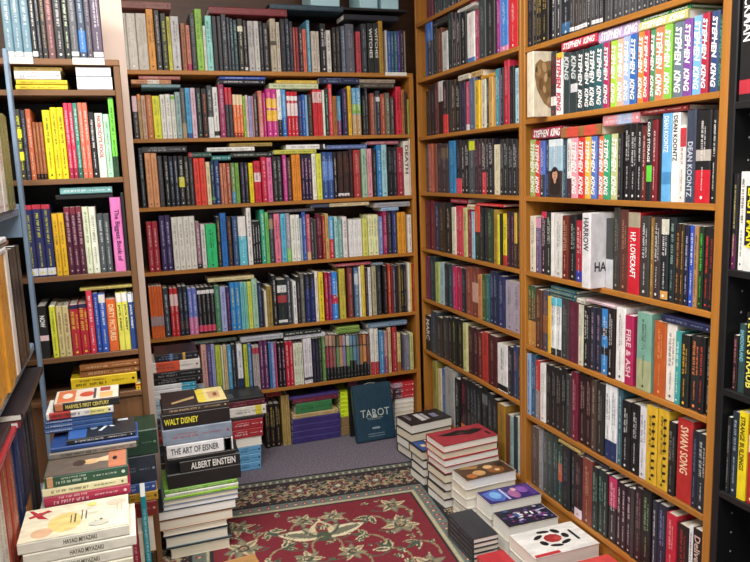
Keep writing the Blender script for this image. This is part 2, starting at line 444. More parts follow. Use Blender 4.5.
shelf('''135,140.2,96,3a3236,c8c8c8,64-100-e2b8c2 140.5,143.7,94,bb9a68,6a4a2a,88-100-e08838 143.9,148.6,95.4,c2a28a,8a3030 148.8,154.8,95,b96a3e,ecd0a0 155,162.8,95.8,dcdc2c,8a8a30
163,167.9,94.4,e6e6de,777770 168.1,173.3,94,e8e8e2,80807a 173.5,177.8,94.7,e4e6da,7a8a6a,90-97-7ac048 178,183.3,92,9ab6b6,44585a 183.5,187.9,88,5a5a58,a8a49a,0-30-b29a78 188.1,193.3,87.8,4ea8da,20507a,0-10-345a9a
193.5,198.5,87.8,e2c2d2,a06068 198.8,203.9,88,1c1c1e,9accbc 204,209.6,88.7,1b1515,e87030 209.8,215.4,85.4,3c4042,b8bcbc,0-40-e6e8e6 215.6,220.7,87,e8e8e4,444444,4-13-202020 221.5,227.3,84,9a305c,eabccc
227.5,230.7,87.4,34343a,70707a,66-100-d02838 230.9,234.6,87.4,302f34,70707a,66-100-d02838 235,244.9,94.4,e8753a,f6ead0,n=3,76-100-ead2a8,0-10-a83a1c 245.1,247.6,96,98ca4c,4a6a20 247.8,250.3,95,e2c8cc,a07078 250.5,253.6,96,a2a2d0,505080
253.8,255.7,96,c28a8a,- 255.9,258.9,94,4c484a,c8c8c8 260.4,264.8,90.7,c97868,f0d8c8,0-30-d88a90 265,267.6,93,c22a7a,f0b0d0 268.4,279,88.7,ca3289,ffe0f0,n=2,33-56-f0c22e,60-80-f0c22e
279.2,283.5,89.4,f2f2f0,a0a0a0,0-36-1e1f24 283.7,288.4,89.4,56a0da,e0f0fa,0-40-2d6ab8 288.8,299.7,91.4,ca1c32,f6f0f0,n=3,46-74-ead8d8,80-90-f0f0f0 300,303.7,95.4,2c3c6e,90a0c8 303.9,306.9,94.5,2e60b4,c0d4f0 307.1,309.4,95,82b2da,- 309.6,313.8,94,37302e,a09488
314.7,324,89.4,d23038,7a1018,n=2,72-95-eacaca 324.2,326.4,90,e6eede,- 326.6,330.4,88.7,2a3a34,8ae0c8 330.6,334,84,da4852,f4c0b8 334.2,338.6,96,a46a32,5a3a1c 338.8,342.7,96,5092ba,c8e0ea,0-38-823a6a 344,348.7,88.7,2d2b52,c090b0
349.6,353,86,eaba32,8a6010 354,358.2,87.8,6aaad2,f0f0f0,0-44-c8a678,46-66-90ba52 358.4,362.7,87.8,6aaad2,f0f0f0,0-44-c29c6c,46-66-8ab64e 364,366.7,96,25292b,98b88a 366.9,369.5,88,2d2d35,a0a0b0 372,375.7,93.4,9e5a48,e0b8a0 375.9,377.5,96,706868,- 377.7,382,90.7,343840,a8b0b8,76-86-e4e6e8
382.2,386.6,94,aa4c3c,eac0a0 386.8,391.4,92.7,6a6a58,c8dab8 392,395.4,97,484448,d0c8c8 397.4,402.7,86.7,d43042,1c1014 402.9,405.9,89.4,b2704a,5a3018 406.1,408,92,3a2a24,- 408.6,412,99.4,a8a248,5a5a20''',
'''142/181/3.2/6c9098/b0c8cc 132/172/4/c98e64/7a4a2a,30-60-e8ddd0 140/181.5/5.2/a85e56/e0b8a8 220/266/4/1c1c28/e8e8e8 220.5/266.5/4/2a4aa2/c8d4ee 270/319/5/cdd6ae/6a7a50 277.5/318/3/e8c454/8a6a1c 320/360/6/1d2646/8090b8 361/395/4.5/48443d/a0988a 360/396/3.5/a29282/4a4238''',
0, 0, ZB[1], ZB[0]-.0205, SB('second'), 'books on the second shelf of the back bookcase', BN, seed=3, lim=LB)
shelf('''143,146.8,148,2c343a,aab4bc 148.7,160.6,152.7,e2a272,9a5a30,n=2 161,165.8,156,3b3b3f,707074 167,171.6,156,1a1a1c,dadada 171.8,176.4,156.6,17181b,8aa8cc 176.6,180.9,156,1b2232,c4ccdc 181.1,186.9,156,1b1919,dadacc,38-58-dcd840
187.1,191.4,156.6,2b2724,c0bcb4 191.7,195.7,158,333539,8a8e92 196.4,208,158,ea4838,7a1a14,n=2 208.4,212.6,162,eaddb2,8a7a50 212.8,216.6,161,1f2d39,8ac0e0,10-16-50a060 216.8,221.8,160.7,1f3b72,ccd6ea 222,225,163.4,ba6a4a,ecd8c8 225.2,228.4,163.4,ca8262,7a3a20 228.6,232.4,163.4,a85240,ecd8c8
233,237.2,163,6b8c52,d0dcc0,0-30-5090b2 237.4,241.3,163,7aaa4a,3a5a20 242.7,246.6,162.5,2a2438,a098b8 246.8,250,162.5,1f1d29,8a88a0 251,255.4,163,ead622,8a7a10 256,262.6,161,ca283e,7a1020,50-72-ead6da 263.4,268.7,157,c22042,f0c0c8 269,273.9,157.7,e272a2,8a3062
274.7,283.4,156.4,2b2d2d,a8b0b0,n=2 285,288.6,155,c23a8a,f0c0e0 288.8,293.4,157.5,4c2c36,cca080 294,302.7,154.4,e28e2e,a85c10,n=2 303.2,313.4,154.4,201a3a,e0a8c8,n=3 314,317.9,153.7,f0f0e2,8a8a80 318.1,323.4,153.7,dee252,a0a030
324,335,152,304f8c,a8c4f0,n=2,40-80-5c82ca 335.2,338.8,152,1d1b1d,e0e0e0 339.4,350.7,151.4,31211f,7a4a40,n=2,5-11-e0e0e0 351,354.7,149,2d1b1d,8a5a58 355.4,362,150,aa3838,e6bcac 363.4,368.6,148.7,a2c4aa,4a6a54 368.8,374,148.7,e2a0aa,8a3042 374.5,377.8,149,2b2527,a09898
378.7,383.3,145,3082c2,d0e8f6 383.5,388.8,144.7,a2d2da,3a6a72 389.4,394.7,147,1b1b1d,70707a 394.9,398.4,147,252933,9098a8 398.8,404.8,147.4,a2283a,e0b0b4 405.4,410.9,141,e9e1d6,33302c,t:DEATH,w:40-92 411.1,418.4,138.5,e6ddd0,b05a50''',
'''143/187.5/5.5/39393d/c0c0c0 189/212/5/2b4b41/a0c0b0,84-100-a02838 212/231/4.5/2a7c7a/d8ecea 231.5/273/4.5/2b312d/c8d0c8 208/255.4/4/f0f0ea/666660 231/273.4/3.6/a28a48/5a4a1c 274.5/317/4.2/c2c252/6a6a20 287.4/326/4.6/f0f0f0/55555a,4-14-2a2a2c 328/368/4/5c72aa/b8c4e0 368.5/400/3.4/a2606a/e0b8bc''',
0, 0, ZB[2], ZB[1]-.017, SB('third'), 'books on the third shelf of the back bookcase', BN, seed=4, lim=LB)
shelf('''150,161.2,221.8,aa2838,f0d2d2,n=2 163,174,215.4,39295a,c8c0e4,n=2 175,198.3,216.7,e5e3d9,96948a,n=4 198.8,202.6,222,a27a8a,fafafa,0-10-201c20 203.4,208,224.7,e1e1dd,66665f 208.4,218.9,224.4,2ec878,163a28,L:thick_bright_green_book_with_dark_title
219.4,222.9,217,2b2b2d,d8c848 223.3,229.2,213.3,2972c2,164878 229.7,234,217,3b2d2d,c07858 235,240,217,34527e,a8bcd8 240.6,248.6,216.7,60c2da,f0f0ea,60-100-e9e5e1 249.4,254,208,edebe7,666660 254.4,262.4,221.4,1b1b1f,dedede,n=3
263,267.3,210,3aaa8a,e4f4e8 267.6,271,212.7,72c262,2a6a28 271.2,275.8,214.5,394149,90a0a8,70-90-a08a5a 276.4,282.4,214,e27a92,5a2032 283,288.2,214,60bada,1a3a5c 288.4,292.5,213.4,9b99a5,e4e4ea,0-27-8aca6a 292.7,297.7,215,e9e9dd,8a8a7a 297.9,301.8,215,e9ede9,6a706a
302,304.1,218.5,9ab2c2,- 304.4,308.1,212,385aaa,d0dcf4 308.3,312.2,214.6,c2586a,f0d0d0,0-18-d8b080 312.4,315.7,218.5,3b3539,b0a8b0 315.9,318.1,220,4b4d51,- 318.4,323.8,214,5b1829,c88890 324.2,327,216,a23828,f0c8a0 327.2,330.6,214,caaa62,a33030
331,335.4,217,58aae2,e4f0fa,0-46-ca3842 336.4,339.7,217,aadad2,4a7a78 339.9,343.8,219.7,7aaaaa,d8eaea 344.4,348.8,217,e9e5e1,8a7a78 350.4,363.6,219.7,e9e9e9,cacaca,n=3 364,369,219,dadA72,8a8a30 369.7,379.8,215,e9edba,8a8a5a,n=2 380,384.4,217,7a8ac2,d8e0f4
384.8,388.5,211.5,a2285a,e8b0c8,20-45-c04878 389,393,212,35313b,a0a0b0 393.8,398.3,211,2c346a,a8b0dc 399,407,212.4,e29e32,a06410,n=2 409,413,215,eae6da,b04848''',
'''269/315/3/514a4d/8a8488 313/370/4/d9caa2/6a5a3a,70-100-3a4868 382.4/399.7/3.4/a2c2e2/4a6a8a 328/373/4.4/4a7aba/d8e4f4 376/411/5/a2a2a6/70707a''',
0, 0, ZB[3], ZB[2]-.017, SB('fourth'), 'books on the fourth shelf of the back bookcase', BN, seed=5, lim=LB)
shelf('''152.7,165.8,286.7,e87236,b04418,n=5,24-42-b2a4ac 166.4,171.8,288.7,343d49,d0d8e0 172.8,180.9,288.7,c42832,f4dada,n=2,64-88-eac8c8 181.3,190.2,286.7,1d2531,8c98ac,n=2,14-30-4a342c 190.7,199.5,288.7,6a7aca,e0e4f8,n=2,0-38-d87aaa
200,217,287.4,1d1b1f,a0a0a4,n=4,4-18-da4868,86-94-f0f0f0 217.2,222.4,286,4a8262,a0d0b0 222.7,228.3,287,aab2e2,505890 228.5,232.4,287.4,3d2852,c070b0 232.6,242.4,282.7,308ad2,f2e232,n=2 242.7,246.3,282.7,72c2ca,307078 246.5,249.7,282.7,82cabA,307068 250,254.2,282,d2de5a,7a8420
254.4,259.8,279.4,a2cab2,4a7a60 260,264.2,283,1f2b4a,8090c0 266,268.6,291.4,e2daC2,- 268.8,274,286.7,9a8242,5a4414 274.5,278.8,276,212529,cccccc 279.4,288.7,280,1d2527,5a6a6c,72-88-e0e0e0,50-66-a83038,6-12-e4e4e4,L:thick_black_paperback_with_white_and_red_emblem 289,292.8,277,3d4551,dedede 295,298.5,282,eaeaea,55555a
298.8,301.8,277,252125,9a949a 302.4,306.4,274,62625a,c0c0b4 307,316.8,274,21295e,6a7ac0,n=2,68-100-1f1f24 317,320,272,eeeae2,7a7a74 320.4,325.4,272.7,ead232,3a3410 326.8,330.2,272.7,aa203e,e8a0a8 330.4,333.5,273,8a2a62,d090b8 333.8,339.4,272.4,308ae2,e0f0fc,34-52-c2284a 341,347,269,cabA4a,7a7a28
349.7,354.2,268.4,823c3a,d8a090 356.4,360.4,268,5a7a9a,e0e8f0,66-88-c8d0d4 361,363,267,f0f0ea,- 363.2,366.7,265.7,e2ca4a,8a7420 367,369.7,268,3b2931,a08088 370,372.8,268,e1e5e5,7a8080 374,378.3,266,b2aa8a,5a5438 378.5,382.7,266,2d3135,8a9094 385.3,388.4,266,2b2125,a08888
389.7,392.3,264.4,ba4230,f0c8b0 392.7,394.4,266,8a2222,- 394.7,397,265,4b5161,d0d8e0 397.2,399.8,266,2b2125,- 400,402.4,264.5,6b5b41,d8b860 402.7,405,264.5,1d1d1f,d8b848 405.2,407.8,264.5,211d21,a09aa0 409.4,411.7,263,ede5d9,- 411.9,413.4,263.5,e2c242,- 414.2,417.6,264,ba3a32,e8b0a0''',
'''209/255/3.6/dacd9c/8a7a4a 336/372/3/a24a52/e0b0b4 372.5/384/2.4/8a98a0/4a5a68''',
0, 0, ZB[4], ZB[3]-.017, SB('fifth'), 'books on the fifth shelf of the back bookcase', MN, seed=6, lim=LB)
shelf('''204.4,209.8,345,daaaa2,8a5048 210,214.2,345,554a7e,b8b0dc 214.4,218,345,a2aada,5a6098 218.4,223.8,346,bacA4a,6a7820 224,226,347,dadec2,- 226.2,229.7,346,dabe8a,8a6430 229.9,234.2,346,4a9aca,d0e8f4 234.4,238,345,2b2d35,a0a4b0
239.7,245,345,e9ebf1,4a5a88,0-30-1f2d5a 246.4,250.4,345,c2ce42,6a7420 250.6,253.8,344,4a7cb2,d0e0f0 254.8,261.4,346,b2aaaa,6a5a5a,n=2,82-95-ba3a4a 262,270,341,5d2d5a,eacce4,n=2 271,273,343,3a72aa,- 273.2,276.9,343,7a8ac2,e0e4f4 277.1,278.9,343,ba4a6a,-
279.7,287,343,1d191b,ccA0cc,n=2 287.2,295,342,ba203a,f4d0c8,n=2 295.3,304.7,344.4,dde1ca,3a3a34,n=3 305.5,314,339,e1dde5,8a8490,n=2,8-14-404048 314.4,320.4,338.5,1b1b2d,5a5a80,n=2 320.6,323.8,338,292f29,7aa070 324,327.4,337,5d8449,b0d0a0
327.7,331.1,335,1b1d1f,8a8a8a,28-72-92303e,75-98-ba9080 331.3,334.4,335,1b1d1f,8a8a8a,28-72-a24852,75-98-caa088 334.6,337.7,335,1b1d1f,8a8a8a,28-72-8a5c50,75-98-9a7a60 337.9,341.1,335,1b1d1f,8a8a8a,28-72-6a9060,75-98-384a30 341.3,344.4,335,1b1d1f,8a8a8a,28-72-ca9a6a,75-98-ba7050 344.6,347.7,335,1b1d1f,8a8a8a,28-72-8a7ab2,75-98-a89ab0 347.9,351.1,335,1b1d1f,8a8a8a,28-72-72a252,75-98-d0d0c0
351.3,354.4,335,1b1d1f,8a8a8a,40-72-62926a,75-98-6a98b8 354.6,357.7,335,1b1d1f,8a8a8a,40-72-6292aa,75-98-5a88a8 357.9,361.1,334.5,1b1d1f,8a8a8a,28-72-52728c,75-98-4a5a60 361.3,364.4,334,1b1d1f,8a8a8a,28-72-aa7a4a,75-98-8a4a30 364.6,367.7,334,1b1d1f,8a8a8a,34-72-d89252,75-98-d08a50 367.9,371,334,1b1d1f,8a8a8a,28-72-7a3a30,75-98-604038
372,375.8,329,e9e5dd,9a9a94,0-28-ba2832 376,379.8,329,e5e1d9,9a9a94,0-28-ba2832 380.8,385.4,331.7,4a8aba,d0e4f0 385.7,389,332,b2828a,f0d8dc,0-40-8a4a72 389.8,392.4,328,dabA92,7a5030 393.8,398.4,327.7,aa3039,e8b8b0 399,402.4,333.7,dacA8a,8a5a30,0-24-a86838 405.8,411,335,7a788a,b8b4c8 411.2,415,334,caca82,7a7a3c 416.6,420,331,2d5a7e,a0c0d8''',
'''193/238/3.5/3d4941/a0aaa0 241.7/284/5/b2b6be/70747c 285/326/4/cacED4/8a9098 284/322/4.6/212925/d8dcd4 337.7/361/3.4/7a9a48/3a5020 338.2/360.5/3.2/8aa852/3a5020 369/408/4.6/6b839b/c0d0dc''',
0, 0, ZB[5], ZB[4]-.017, SB('sixth'), 'books on the sixth shelf of the back bookcase', MN, seed=7, lim=LB)
# ---------------------------------------------------------------- books: side wall, unit in the corner
RN = ('paperback_novel', 'hardcover_novel')
SA = lambda k: f'corner bookcase {k} shelf'
G = lambda k: f'books on the {k} shelf of the corner unit'
shelf('''425,431,-22,6a2430,a08080 432,436,-14,2a2a30,c0c0c8 436.3,440,-16,23262c,c8c8d0 440.3,444.5,-18,30343c,d0d0d8 445,449.5,-18,1e2126,b8b8c0 450,454.5,-20,2c2a30,e0e0e0 455,459.5,-22,262c38,b0c0d0 460,465,-24,2a2426,a8a0a0''', '',
1, 0, ZA[0], 2.36, SA('uppermost'), G('uppermost'), RN, (.13, .16), seed=11, lim=(-.9675, -.0195))
shelf('''424.3,426.6,22.7,3a68ba,- 426.8,432,22.7,3b3d45,e8e8ec,66-100-4a78ca 432.4,435.4,28,2b2521,a09488 435.6,440,28.5,6b4131,d8b098 441,446.5,31.5,d1d5d5,5a5a60 447.3,451.7,13,25302d,90a098 452,455.4,13,3b2931,e0d8dc 455.6,459,13,29292d,f0f0f0
459.2,464.7,12.5,1d1d1f,f2f2f2 465.2,472.4,12.5,f1f1ef,c02838,0-10-4a80c2 473,477.3,10,b2486a,f0c8d4 478,484.6,0,3d4549,98a4a8 485.2,493.8,-2,2d2d2f,b0b0b0 494,497.8,-2,aa3892,f0c8e8 498.3,505.8,-3,4a88da,e4eefa,0-10-e090b0 506.4,515.8,-3,da3038,f6f0f0 516,518.2,-2,5b2b21,-''',
'''431/446.5/4/2b2927/8a8a88 432/446.5/3.6/35322f/8a8a88 455/472.5/3.2/e9e9e5/8a8a84 467.5/477.5/4/da3058/f4d0d8''',
1, 0, ZA[1], ZA[0]-.017, SA('second'), G('second'), RN, (.13, .16), seed=12, lim=(-.9675, -.0195))
shelf('''425,428.6,91,2d2523,8a8078 428.9,433.8,85,1f1f23,9090a0 434,437,83,5b3031,c09898 437.2,442,81.5,e1dddd,2a2a2c,0-62-2b1b1d 442.3,447,81,2b2123,e0b8c8,0-36-da3838 447.2,450,80.5,353d3d,- 450.2,454.5,80,3b2d25,e4d4c4 454.7,459.6,83,1d1d1d,dedede
459.8,463.7,82,2b2541,8a80b0 463.9,467.7,81.5,d25072,f4d4dc,0-12-f0f0f0 467.9,473.4,78,5b6b8b,c0c8d8 474,478.4,80.5,eac232,6a5410 479,483.7,79.5,ddd9c9,6a665a 484,487.4,79,3b4b3d,b0c0a8 487.7,491.6,77,daaa62,8a5a20 493.3,497,69,3a9aaa,d0ecf0 497.2,499,69,6b5b82,-
499.2,502,68,292529,b0a8b0 503,508,60.5,ba2842,e8b0b8 508.2,512.6,66,1d1d21,5a5a60 513,518.2,68,b2deee,3a5a7c''',
'''457.5/467.5/5/dcd6c4/8a8474 468/478.8/5.5/d0b078/7a5a2a 479/492/3.4/e2aa42/8a5a10''',
1, 0, ZA[2], ZA[1]-.017, SA('third'), G('third'), RN, (.13, .16), seed=13, lim=(-.9675, -.0195))
shelf('''425,427.6,144.7,25303d,90a4b8 427.8,432.3,144,aa5a4a,ecd0c4 432.5,435.3,144,7b4931,- 435.6,440,143.5,3b2b35,a090a0 440.2,447.2,144,3d3135,b09aa0,70-92-6a5a40 448,454,141,2f82ba,a0e0f0 454.7,459.6,140,1f1d25,9a98a8,0-28-e24858 459.8,462.5,141,1d1d1f,f4f4f4
462.8,467,140,1d1d1d,f0f0f0 467.2,473.5,139.5,4b5359,b4c0c8,80-97-dAea20,L:dark_novel_with_bright_yellow-green_blot_near_its_head 473.7,477.3,140,3b2531,b07088 477.5,480.3,139,2b1d21,dd9aa2 480.5,484.2,139,2d2125,f4f0f0,0-40-ca3042 484.5,487.2,139,1d1d1f,dedede 487.4,491.6,139,1f1b25,f0f0f0 491.9,498.4,144.7,e9e1c2,a09a80
498.8,502.3,139.5,212325,b8bcc0 502.5,506,139,212325,c0c4c8 506.2,510.6,139,22252a,a8acb0 510.8,514.8,139.5,202225,d0d0d4 515,518.3,140,24262b,707478''', '',
1, 0, ZA[3], ZA[2]-.017, SA('fourth'), G('fourth'), RN, (.13, .16), seed=14, lim=(-.9675, -.0195))
shelf('''425.3,429,201,5b1d25,b06870 429.2,432.7,201,6a2028,c89098 433.4,438.4,203,1f2d51,b0b8d0 438.6,444.3,203,31271f,a89080 444.5,449.6,203,1f1b1b,e0cca8 450.5,454.4,207.5,e9e5d1,8a8670 454.7,461.3,206,ca3851,f4d0d4,n=2 461.5,465.2,208,cacA8a,7a7a40 465.6,470.3,210,8b2939,e0a8ac
470.5,473.7,212,92c2da,f4fafc 474,478.8,206,1f2521,70c080,52-100-e24230 479,482.4,208,1d1d1f,8a8a8a 482.6,486.2,208,212327,6a707a 486.6,491.2,209,2b3b29,90b088 492,495.7,210,aa8a39,2a2418 496,498.3,215,eae232,6a6a10 498.6,500.8,214,1d1d1d,- 501,504.8,214,ead822,6a6410,0-20-c23028
505.2,511.7,212,31212d,c07094,n=2 512.4,515,213,3b2b21,d0b060,45-100-caaa39 515.2,518.5,210,1f1b1b,8a8078''',
'''448/464.5/4.4/aa2842/e8c8cc 465/473/5/ddd2b4/8a8060 474/500/2.6/da3230/f0c0b8''',
1, 0, ZA[4], ZA[3]-.017, SA('fifth'), G('fifth'), RN, (.13, .16), seed=15, lim=(-.9675, -.0195))
shelf('''424.8,428.4,256.4,6b2949,c090a8 429,434,257,253b41,80a0a8 434.8,438.7,262.8,b2c272,5a6a28 438.9,443.6,263,aacad2,4a6a74 443.8,447,264,2b2d35,8a90a0 447.4,451.6,265,2d4551,a0c0d0 452,455.5,267,c22862,f0c0d4 455.7,460,268,a22849,e8b0bc 460.3,464,269,1f232d,90a0b8
464.4,470.4,267.5,8b4539,e0bcb0 470.6,476.5,268,7b3d31,d8b0a0,30-70-c8a090 476.7,480.9,275,ca8a5a,7a2a20 481.2,485.2,274.8,3b5931,a8d080 485.4,488.6,275,31606a,90c0c8 488.9,496.4,271.6,1d2545,a0b0d8,n=2 496.8,502.8,276.5,29315d,b4bcdc 503.1,519,282,aaa2b2,34344a,n=2''', '',
1, 0, ZA[5], ZA[4]-.017, SA('sixth'), G('sixth'), RN, (.15, .18), seed=16, lim=(-.9675, -.0195))
shelf('''424,429.2,316,24282c,e8e8ea,t:MARC 429.5,435.8,312,3b4551,a0a8b4 436,441,317.5,3b3531,b0a8a0 441.2,446,317.5,393531,b0a8a0 446.3,451,318.5,1d1d1f,90908a 451.2,461.4,319,1b1b19,bac462,n=2 462.5,466.4,323.7,d2d292,7a7a3c 467,476,328,3b1d1f,c09088,n=2 476.2,480.3,333,6b2525,e0a898
480.6,486.5,332.6,ba3a32,3a1416 487,495.4,336,4b1d1f,c08880 496.2,506,345,ededed,1c1c1e,2-14-1e1e20,L:white_hardback_with_bold_black_title_and_black_picture 506.4,510.7,347,2b2931,b0b0b8 511,515.6,346.8,304169,d09060 516,519,350,3b3129,b89a50''', '',
1, 0, ZA[6], ZA[5]-.017, SA('seventh'), G('seventh'), RN, (.15, .18), seed=17, lim=(-.9675, -.0195))
shelf('''431.6,435.4,362,a29a4a,2a2a20 437,440.3,370,dacaA2,- 440.5,444.3,369.4,4a72b2,d0d8ec 444.5,453.8,369.4,aaaCAa,404448 454.2,458.7,379,1d1d1f,d0d0d0 458.9,464.8,379,2d1b1d,da4a62,0-16-d87838 465.2,480.4,384,1f2023,90949c,n=4 480.7,485.6,387,1b1b1b,8a8a8a,72-88-6a6a6c 486,490.9,394,212427,9a9ea4
491.3,495.9,400,211d1d,8a8480 496.5,503.8,405,a27a2a,5a4010 504.3,508,415,6b4131,- 508.3,512,417,9abaBa,5a7a7a 512.2,516,417,2b3941,- 516.2,519.3,418,cad6d6,7a8a8a''', '',
1, 0, ZA[7], ZA[6]-.017, SA('lowest'), G('lowest'), RN, (.15, .18), seed=18, lim=(-.9675, -.0195))

# ---------------------------------------------------------------- books: side wall, second unit
SC = lambda k: f'side bookcase {k} shelf'
H = lambda k: f'books on the {k} shelf of the second side-wall unit'
shelf('''525,531,-20,1d1d1f,8a8a98 531.4,539,-22,1d1b1d,d0b058,n=3 539.4,547,-24,1f1d1d,d0b058 550,558,-30,3b3b3f,f0f0f0,n=2 558.4,567.4,-32,252931,e0e0e4,4-20-3a6a98 567.7,585.2,-36,3d3939,a8a4a4,n=4,3-9-e8e8e8 585.5,589.7,-40,2b2b2d,f8f8f8 590,600,-42,39393d,b0b0b4,n=3,3-9-e8e8e8 600.3,604.2,-46,1b1b1d,-
604.5,640,-54,454547,9a9a9e,n=6 640.4,664,-62,3a3a3e,9a9a9e,n=4''', '',
1, 0, ZC[0], 2.36, SC('uppermost'), H('uppermost'), RN, (.14, .16), seed=21, lim=(-1.9155, -1.014))
SK = 'k:STEPHEN__KING'
row_c1 = shelf(f'''541.2,547.8,52.6,e6dcc4,-,p:7,d:17,L:cream_book_with_a_brown_stone_texture_on_its_front_jutting_out 548.2,553.8,51.7,2b2931,a83038,16-30-e4e4e4 554.2,560.6,53,f1f1f1,c82848,{SK},90-100-e8c030 561.2,567.6,53,2b3d41,c8d0d0,k:KING,w:55-95 568,574.6,52,2a3a3e,c8d0d0,k:KING,w:55-95,34-48-d0d4d8
575,580.8,50,2b3b3f,f8f8f8,{SK} 581.2,586.9,48.6,2b4549,f8f8f8,{SK} 587.2,593.8,46.5,295159,f8f8f8,{SK} 594.1,600.8,44.5,256169,f8f8f8,{SK} 601.1,606.9,42.8,b23062,f8f8f8,{SK} 607.2,613.3,41,aada42,fafaf0,{SK} 613.6,620.3,39,eabaa2,fafafa,{SK} 620.6,626.8,36.5,a2bAea,fafafa,{SK} 627.1,633.9,34.2,2f6aba,fafafa,{SK}
634.2,640.4,32.2,f28a39,fafafa,{SK} 640.7,646,31,ca3851,fafafa,{SK} 646.3,651.7,29.8,4a9262,fafafa,{SK} 652,660.6,27.4,f2825a,fafafa,{SK} 661,669,24.7,8aca4a,fafafa,{SK} 669.4,679,22,6a7a8c,fafafa,{SK} 679.4,687.8,19,824aa2,fafafa,{SK} 688.2,697,15.8,7abaf2,fafafa,{SK} 697.4,704.7,13,b22842,fafafa,{SK} 705,713.2,10.7,314a7a,fafafa,{SK} 713.5,718.6,14,2d4945,4a8a74,{SK}''',
f'''560/595.3/13.5/da4059/fafafa/{SK} 595.8/636.4/13.5/c2aada/fafafa/{SK} 637/686/8.5/cacA82/fafaf0/{SK} 637.5/686.5/7/309a5a/fafafa/{SK}''',
1, 0, ZC[1], ZC[0]-.017, SC('second'), H('second'), RN, (.14, .16), seed=22, lim=(-1.9155, -1.014))
sq = lambda pts: [(p, .035+(q-.1)*.62) for p, q in pts]
cover_art(row_c1[0], [('dcd3ba', rect(.02, .02, .98, .98)), ('8a6a42', sq([(.12, .7), (.2, .45), (.4, .2), (.62, .1), (.8, .12), (.88, .3), (.84, .44), (.86, .7), (.6, .9), (.3, .9)]))]+[(h, sq(ell(p, q, rp, rq, 8, p*9))) for h, p, q, rp, rq in (('a4855a', .7, .24, .09, .1), ('6d5233', .5, .34, .1, .1), ('b0946a', .76, .46, .07, .1), ('775b3a', .34, .56, .08, .1), ('c0a478', .6, .52, .06, .08), ('5a4228', .72, .16, .05, .05), ('94764a', .5, .2, .06, .06), ('b79a6c', .42, .46, .05, .07), ('5f4a2e', .66, .64, .06, .08), ('a98c5e', .25, .62, .04, .07), ('8f7248', .78, .3, .04, .06))])
row_c2 = shelf(f'''527.2,532.6,140,a2ba6a,f4f8e8,{SK} 533.2,538.2,141,da4239,fafafa,{SK} 538.5,543,141,5272c2,e8e8f4,0-40-2d3341 543.3,546.3,141,253149,a8b4c8 546.8,560.2,139.5,a6c6d8,f4f4f4,0-46-3b3131,88-100-dce8ee,L:pale_blue_spine_printed_with_a_dark-haired_woman\'s_portrait 560.5,563.7,140,2b4559,b0c8d8 564,569,138.5,f0f0ee,5a5a60,0-33-4b3139
569.5,575.8,138,f2a2b2,fafafa,{SK} 576.4,582.5,137.5,da3232,fafafa,{SK} 582.9,588.6,137,f2ba42,fafafa,{SK} 589,594.5,136.5,5a7aca,fafafa,{SK} 594.9,600.4,136,ea7a4a,fafafa,{SK} 600.8,607.1,135,32a272,fafafa,{SK} 607.5,614.5,134,c4cc92,fafafa,{SK} 615,619.7,133,212125,a0a0a0 620.1,626.9,124.5,1d1b1f,e0e0e0 627.3,633.7,124,1b191d,e0e0e0
634,638.9,125,1f1d1f,f4f4f4 639.2,643,126,6b2121,ecccc4 643.3,648.5,119.6,202725,f4f4f4,t:COLD_STORAGE,w:48-97,24-44-62d242 648.9,654.2,120,7b1d29,f0d0d0 654.5,657,118,1d1d1f,- 657.3,666.5,113.7,6ab2ea,f4f8fa,t:DEAN_KOONTZ,w:56-97,20-34-4a90c8 667,674.8,113,f1f1ed,2a2a30,t:DEAN_KOONTZ,w:46-97 675.2,680.8,125,e9e5e1,a86060,72-96-ca3242
681.2,690.2,110,3d4559,c4ccdc,t:DEAN_KOONTZ,w:6-66 690.6,705.6,110.5,1d1d21,e4e4e4,0-36-ca2232,46-58-b8b0a8,L:thick_black_hardback_with_red_lower_third_and_grey_oval 706.2,711.6,110,1d1d1d,e0e0e0 712.4,718.2,122.5,e9e1d1,a83838''',
f'''530/559.4/10/aa3049/fafafa/{SK} 560/599.6/10/9c7242/d85442,12-40-d85442,55-85-d85442 600/636.4/10/da929a/f4e0e4,20-60-a8b8d8 637.5/684/7/8b2929/f0d0c8''',
1, 0, ZC[2], ZC[1]-.017, SC('third'), H('third'), RN, (.14, .16), seed=23, lim=(-1.9155, -1.014))
# the portrait on the pale blue spine
w = row_c2[4]; ht, tt = w['h'], w['t']; m = MB()
def disc(m, cx, cz, rx, rz, y, mi): m.add([(cx+rx*math.cos(i*PI/8), y, cz+rz*math.sin(i*PI/8)) for i in range(16)], [tuple(range(16))], mi)
disc(m, 0, ht*.36, tt*.33, ht*.17, -.0010, 0); disc(m, 0, ht*.16, tt*.42, ht*.13, -.0011, 0); disc(m, .001, ht*.385, tt*.2, ht*.088, -.0014, 1); disc(m, .001, ht*.29, tt*.09, ht*.05, -.0013, 1); disc(m, -.003, ht*.47, tt*.17, ht*.03, -.0015, 0); disc(m, -.0025, ht*.395, tt*.03, ht*.006, -.0016, 0); disc(m, .0035, ht*.395, tt*.03, ht*.006, -.0016, 0); disc(m, .001, ht*.345, tt*.06, ht*.006, -.0016, 0)
m.build('spine_portrait', [mat('2a211e', 'ink'), mat('c99b80', 'ink')], w)
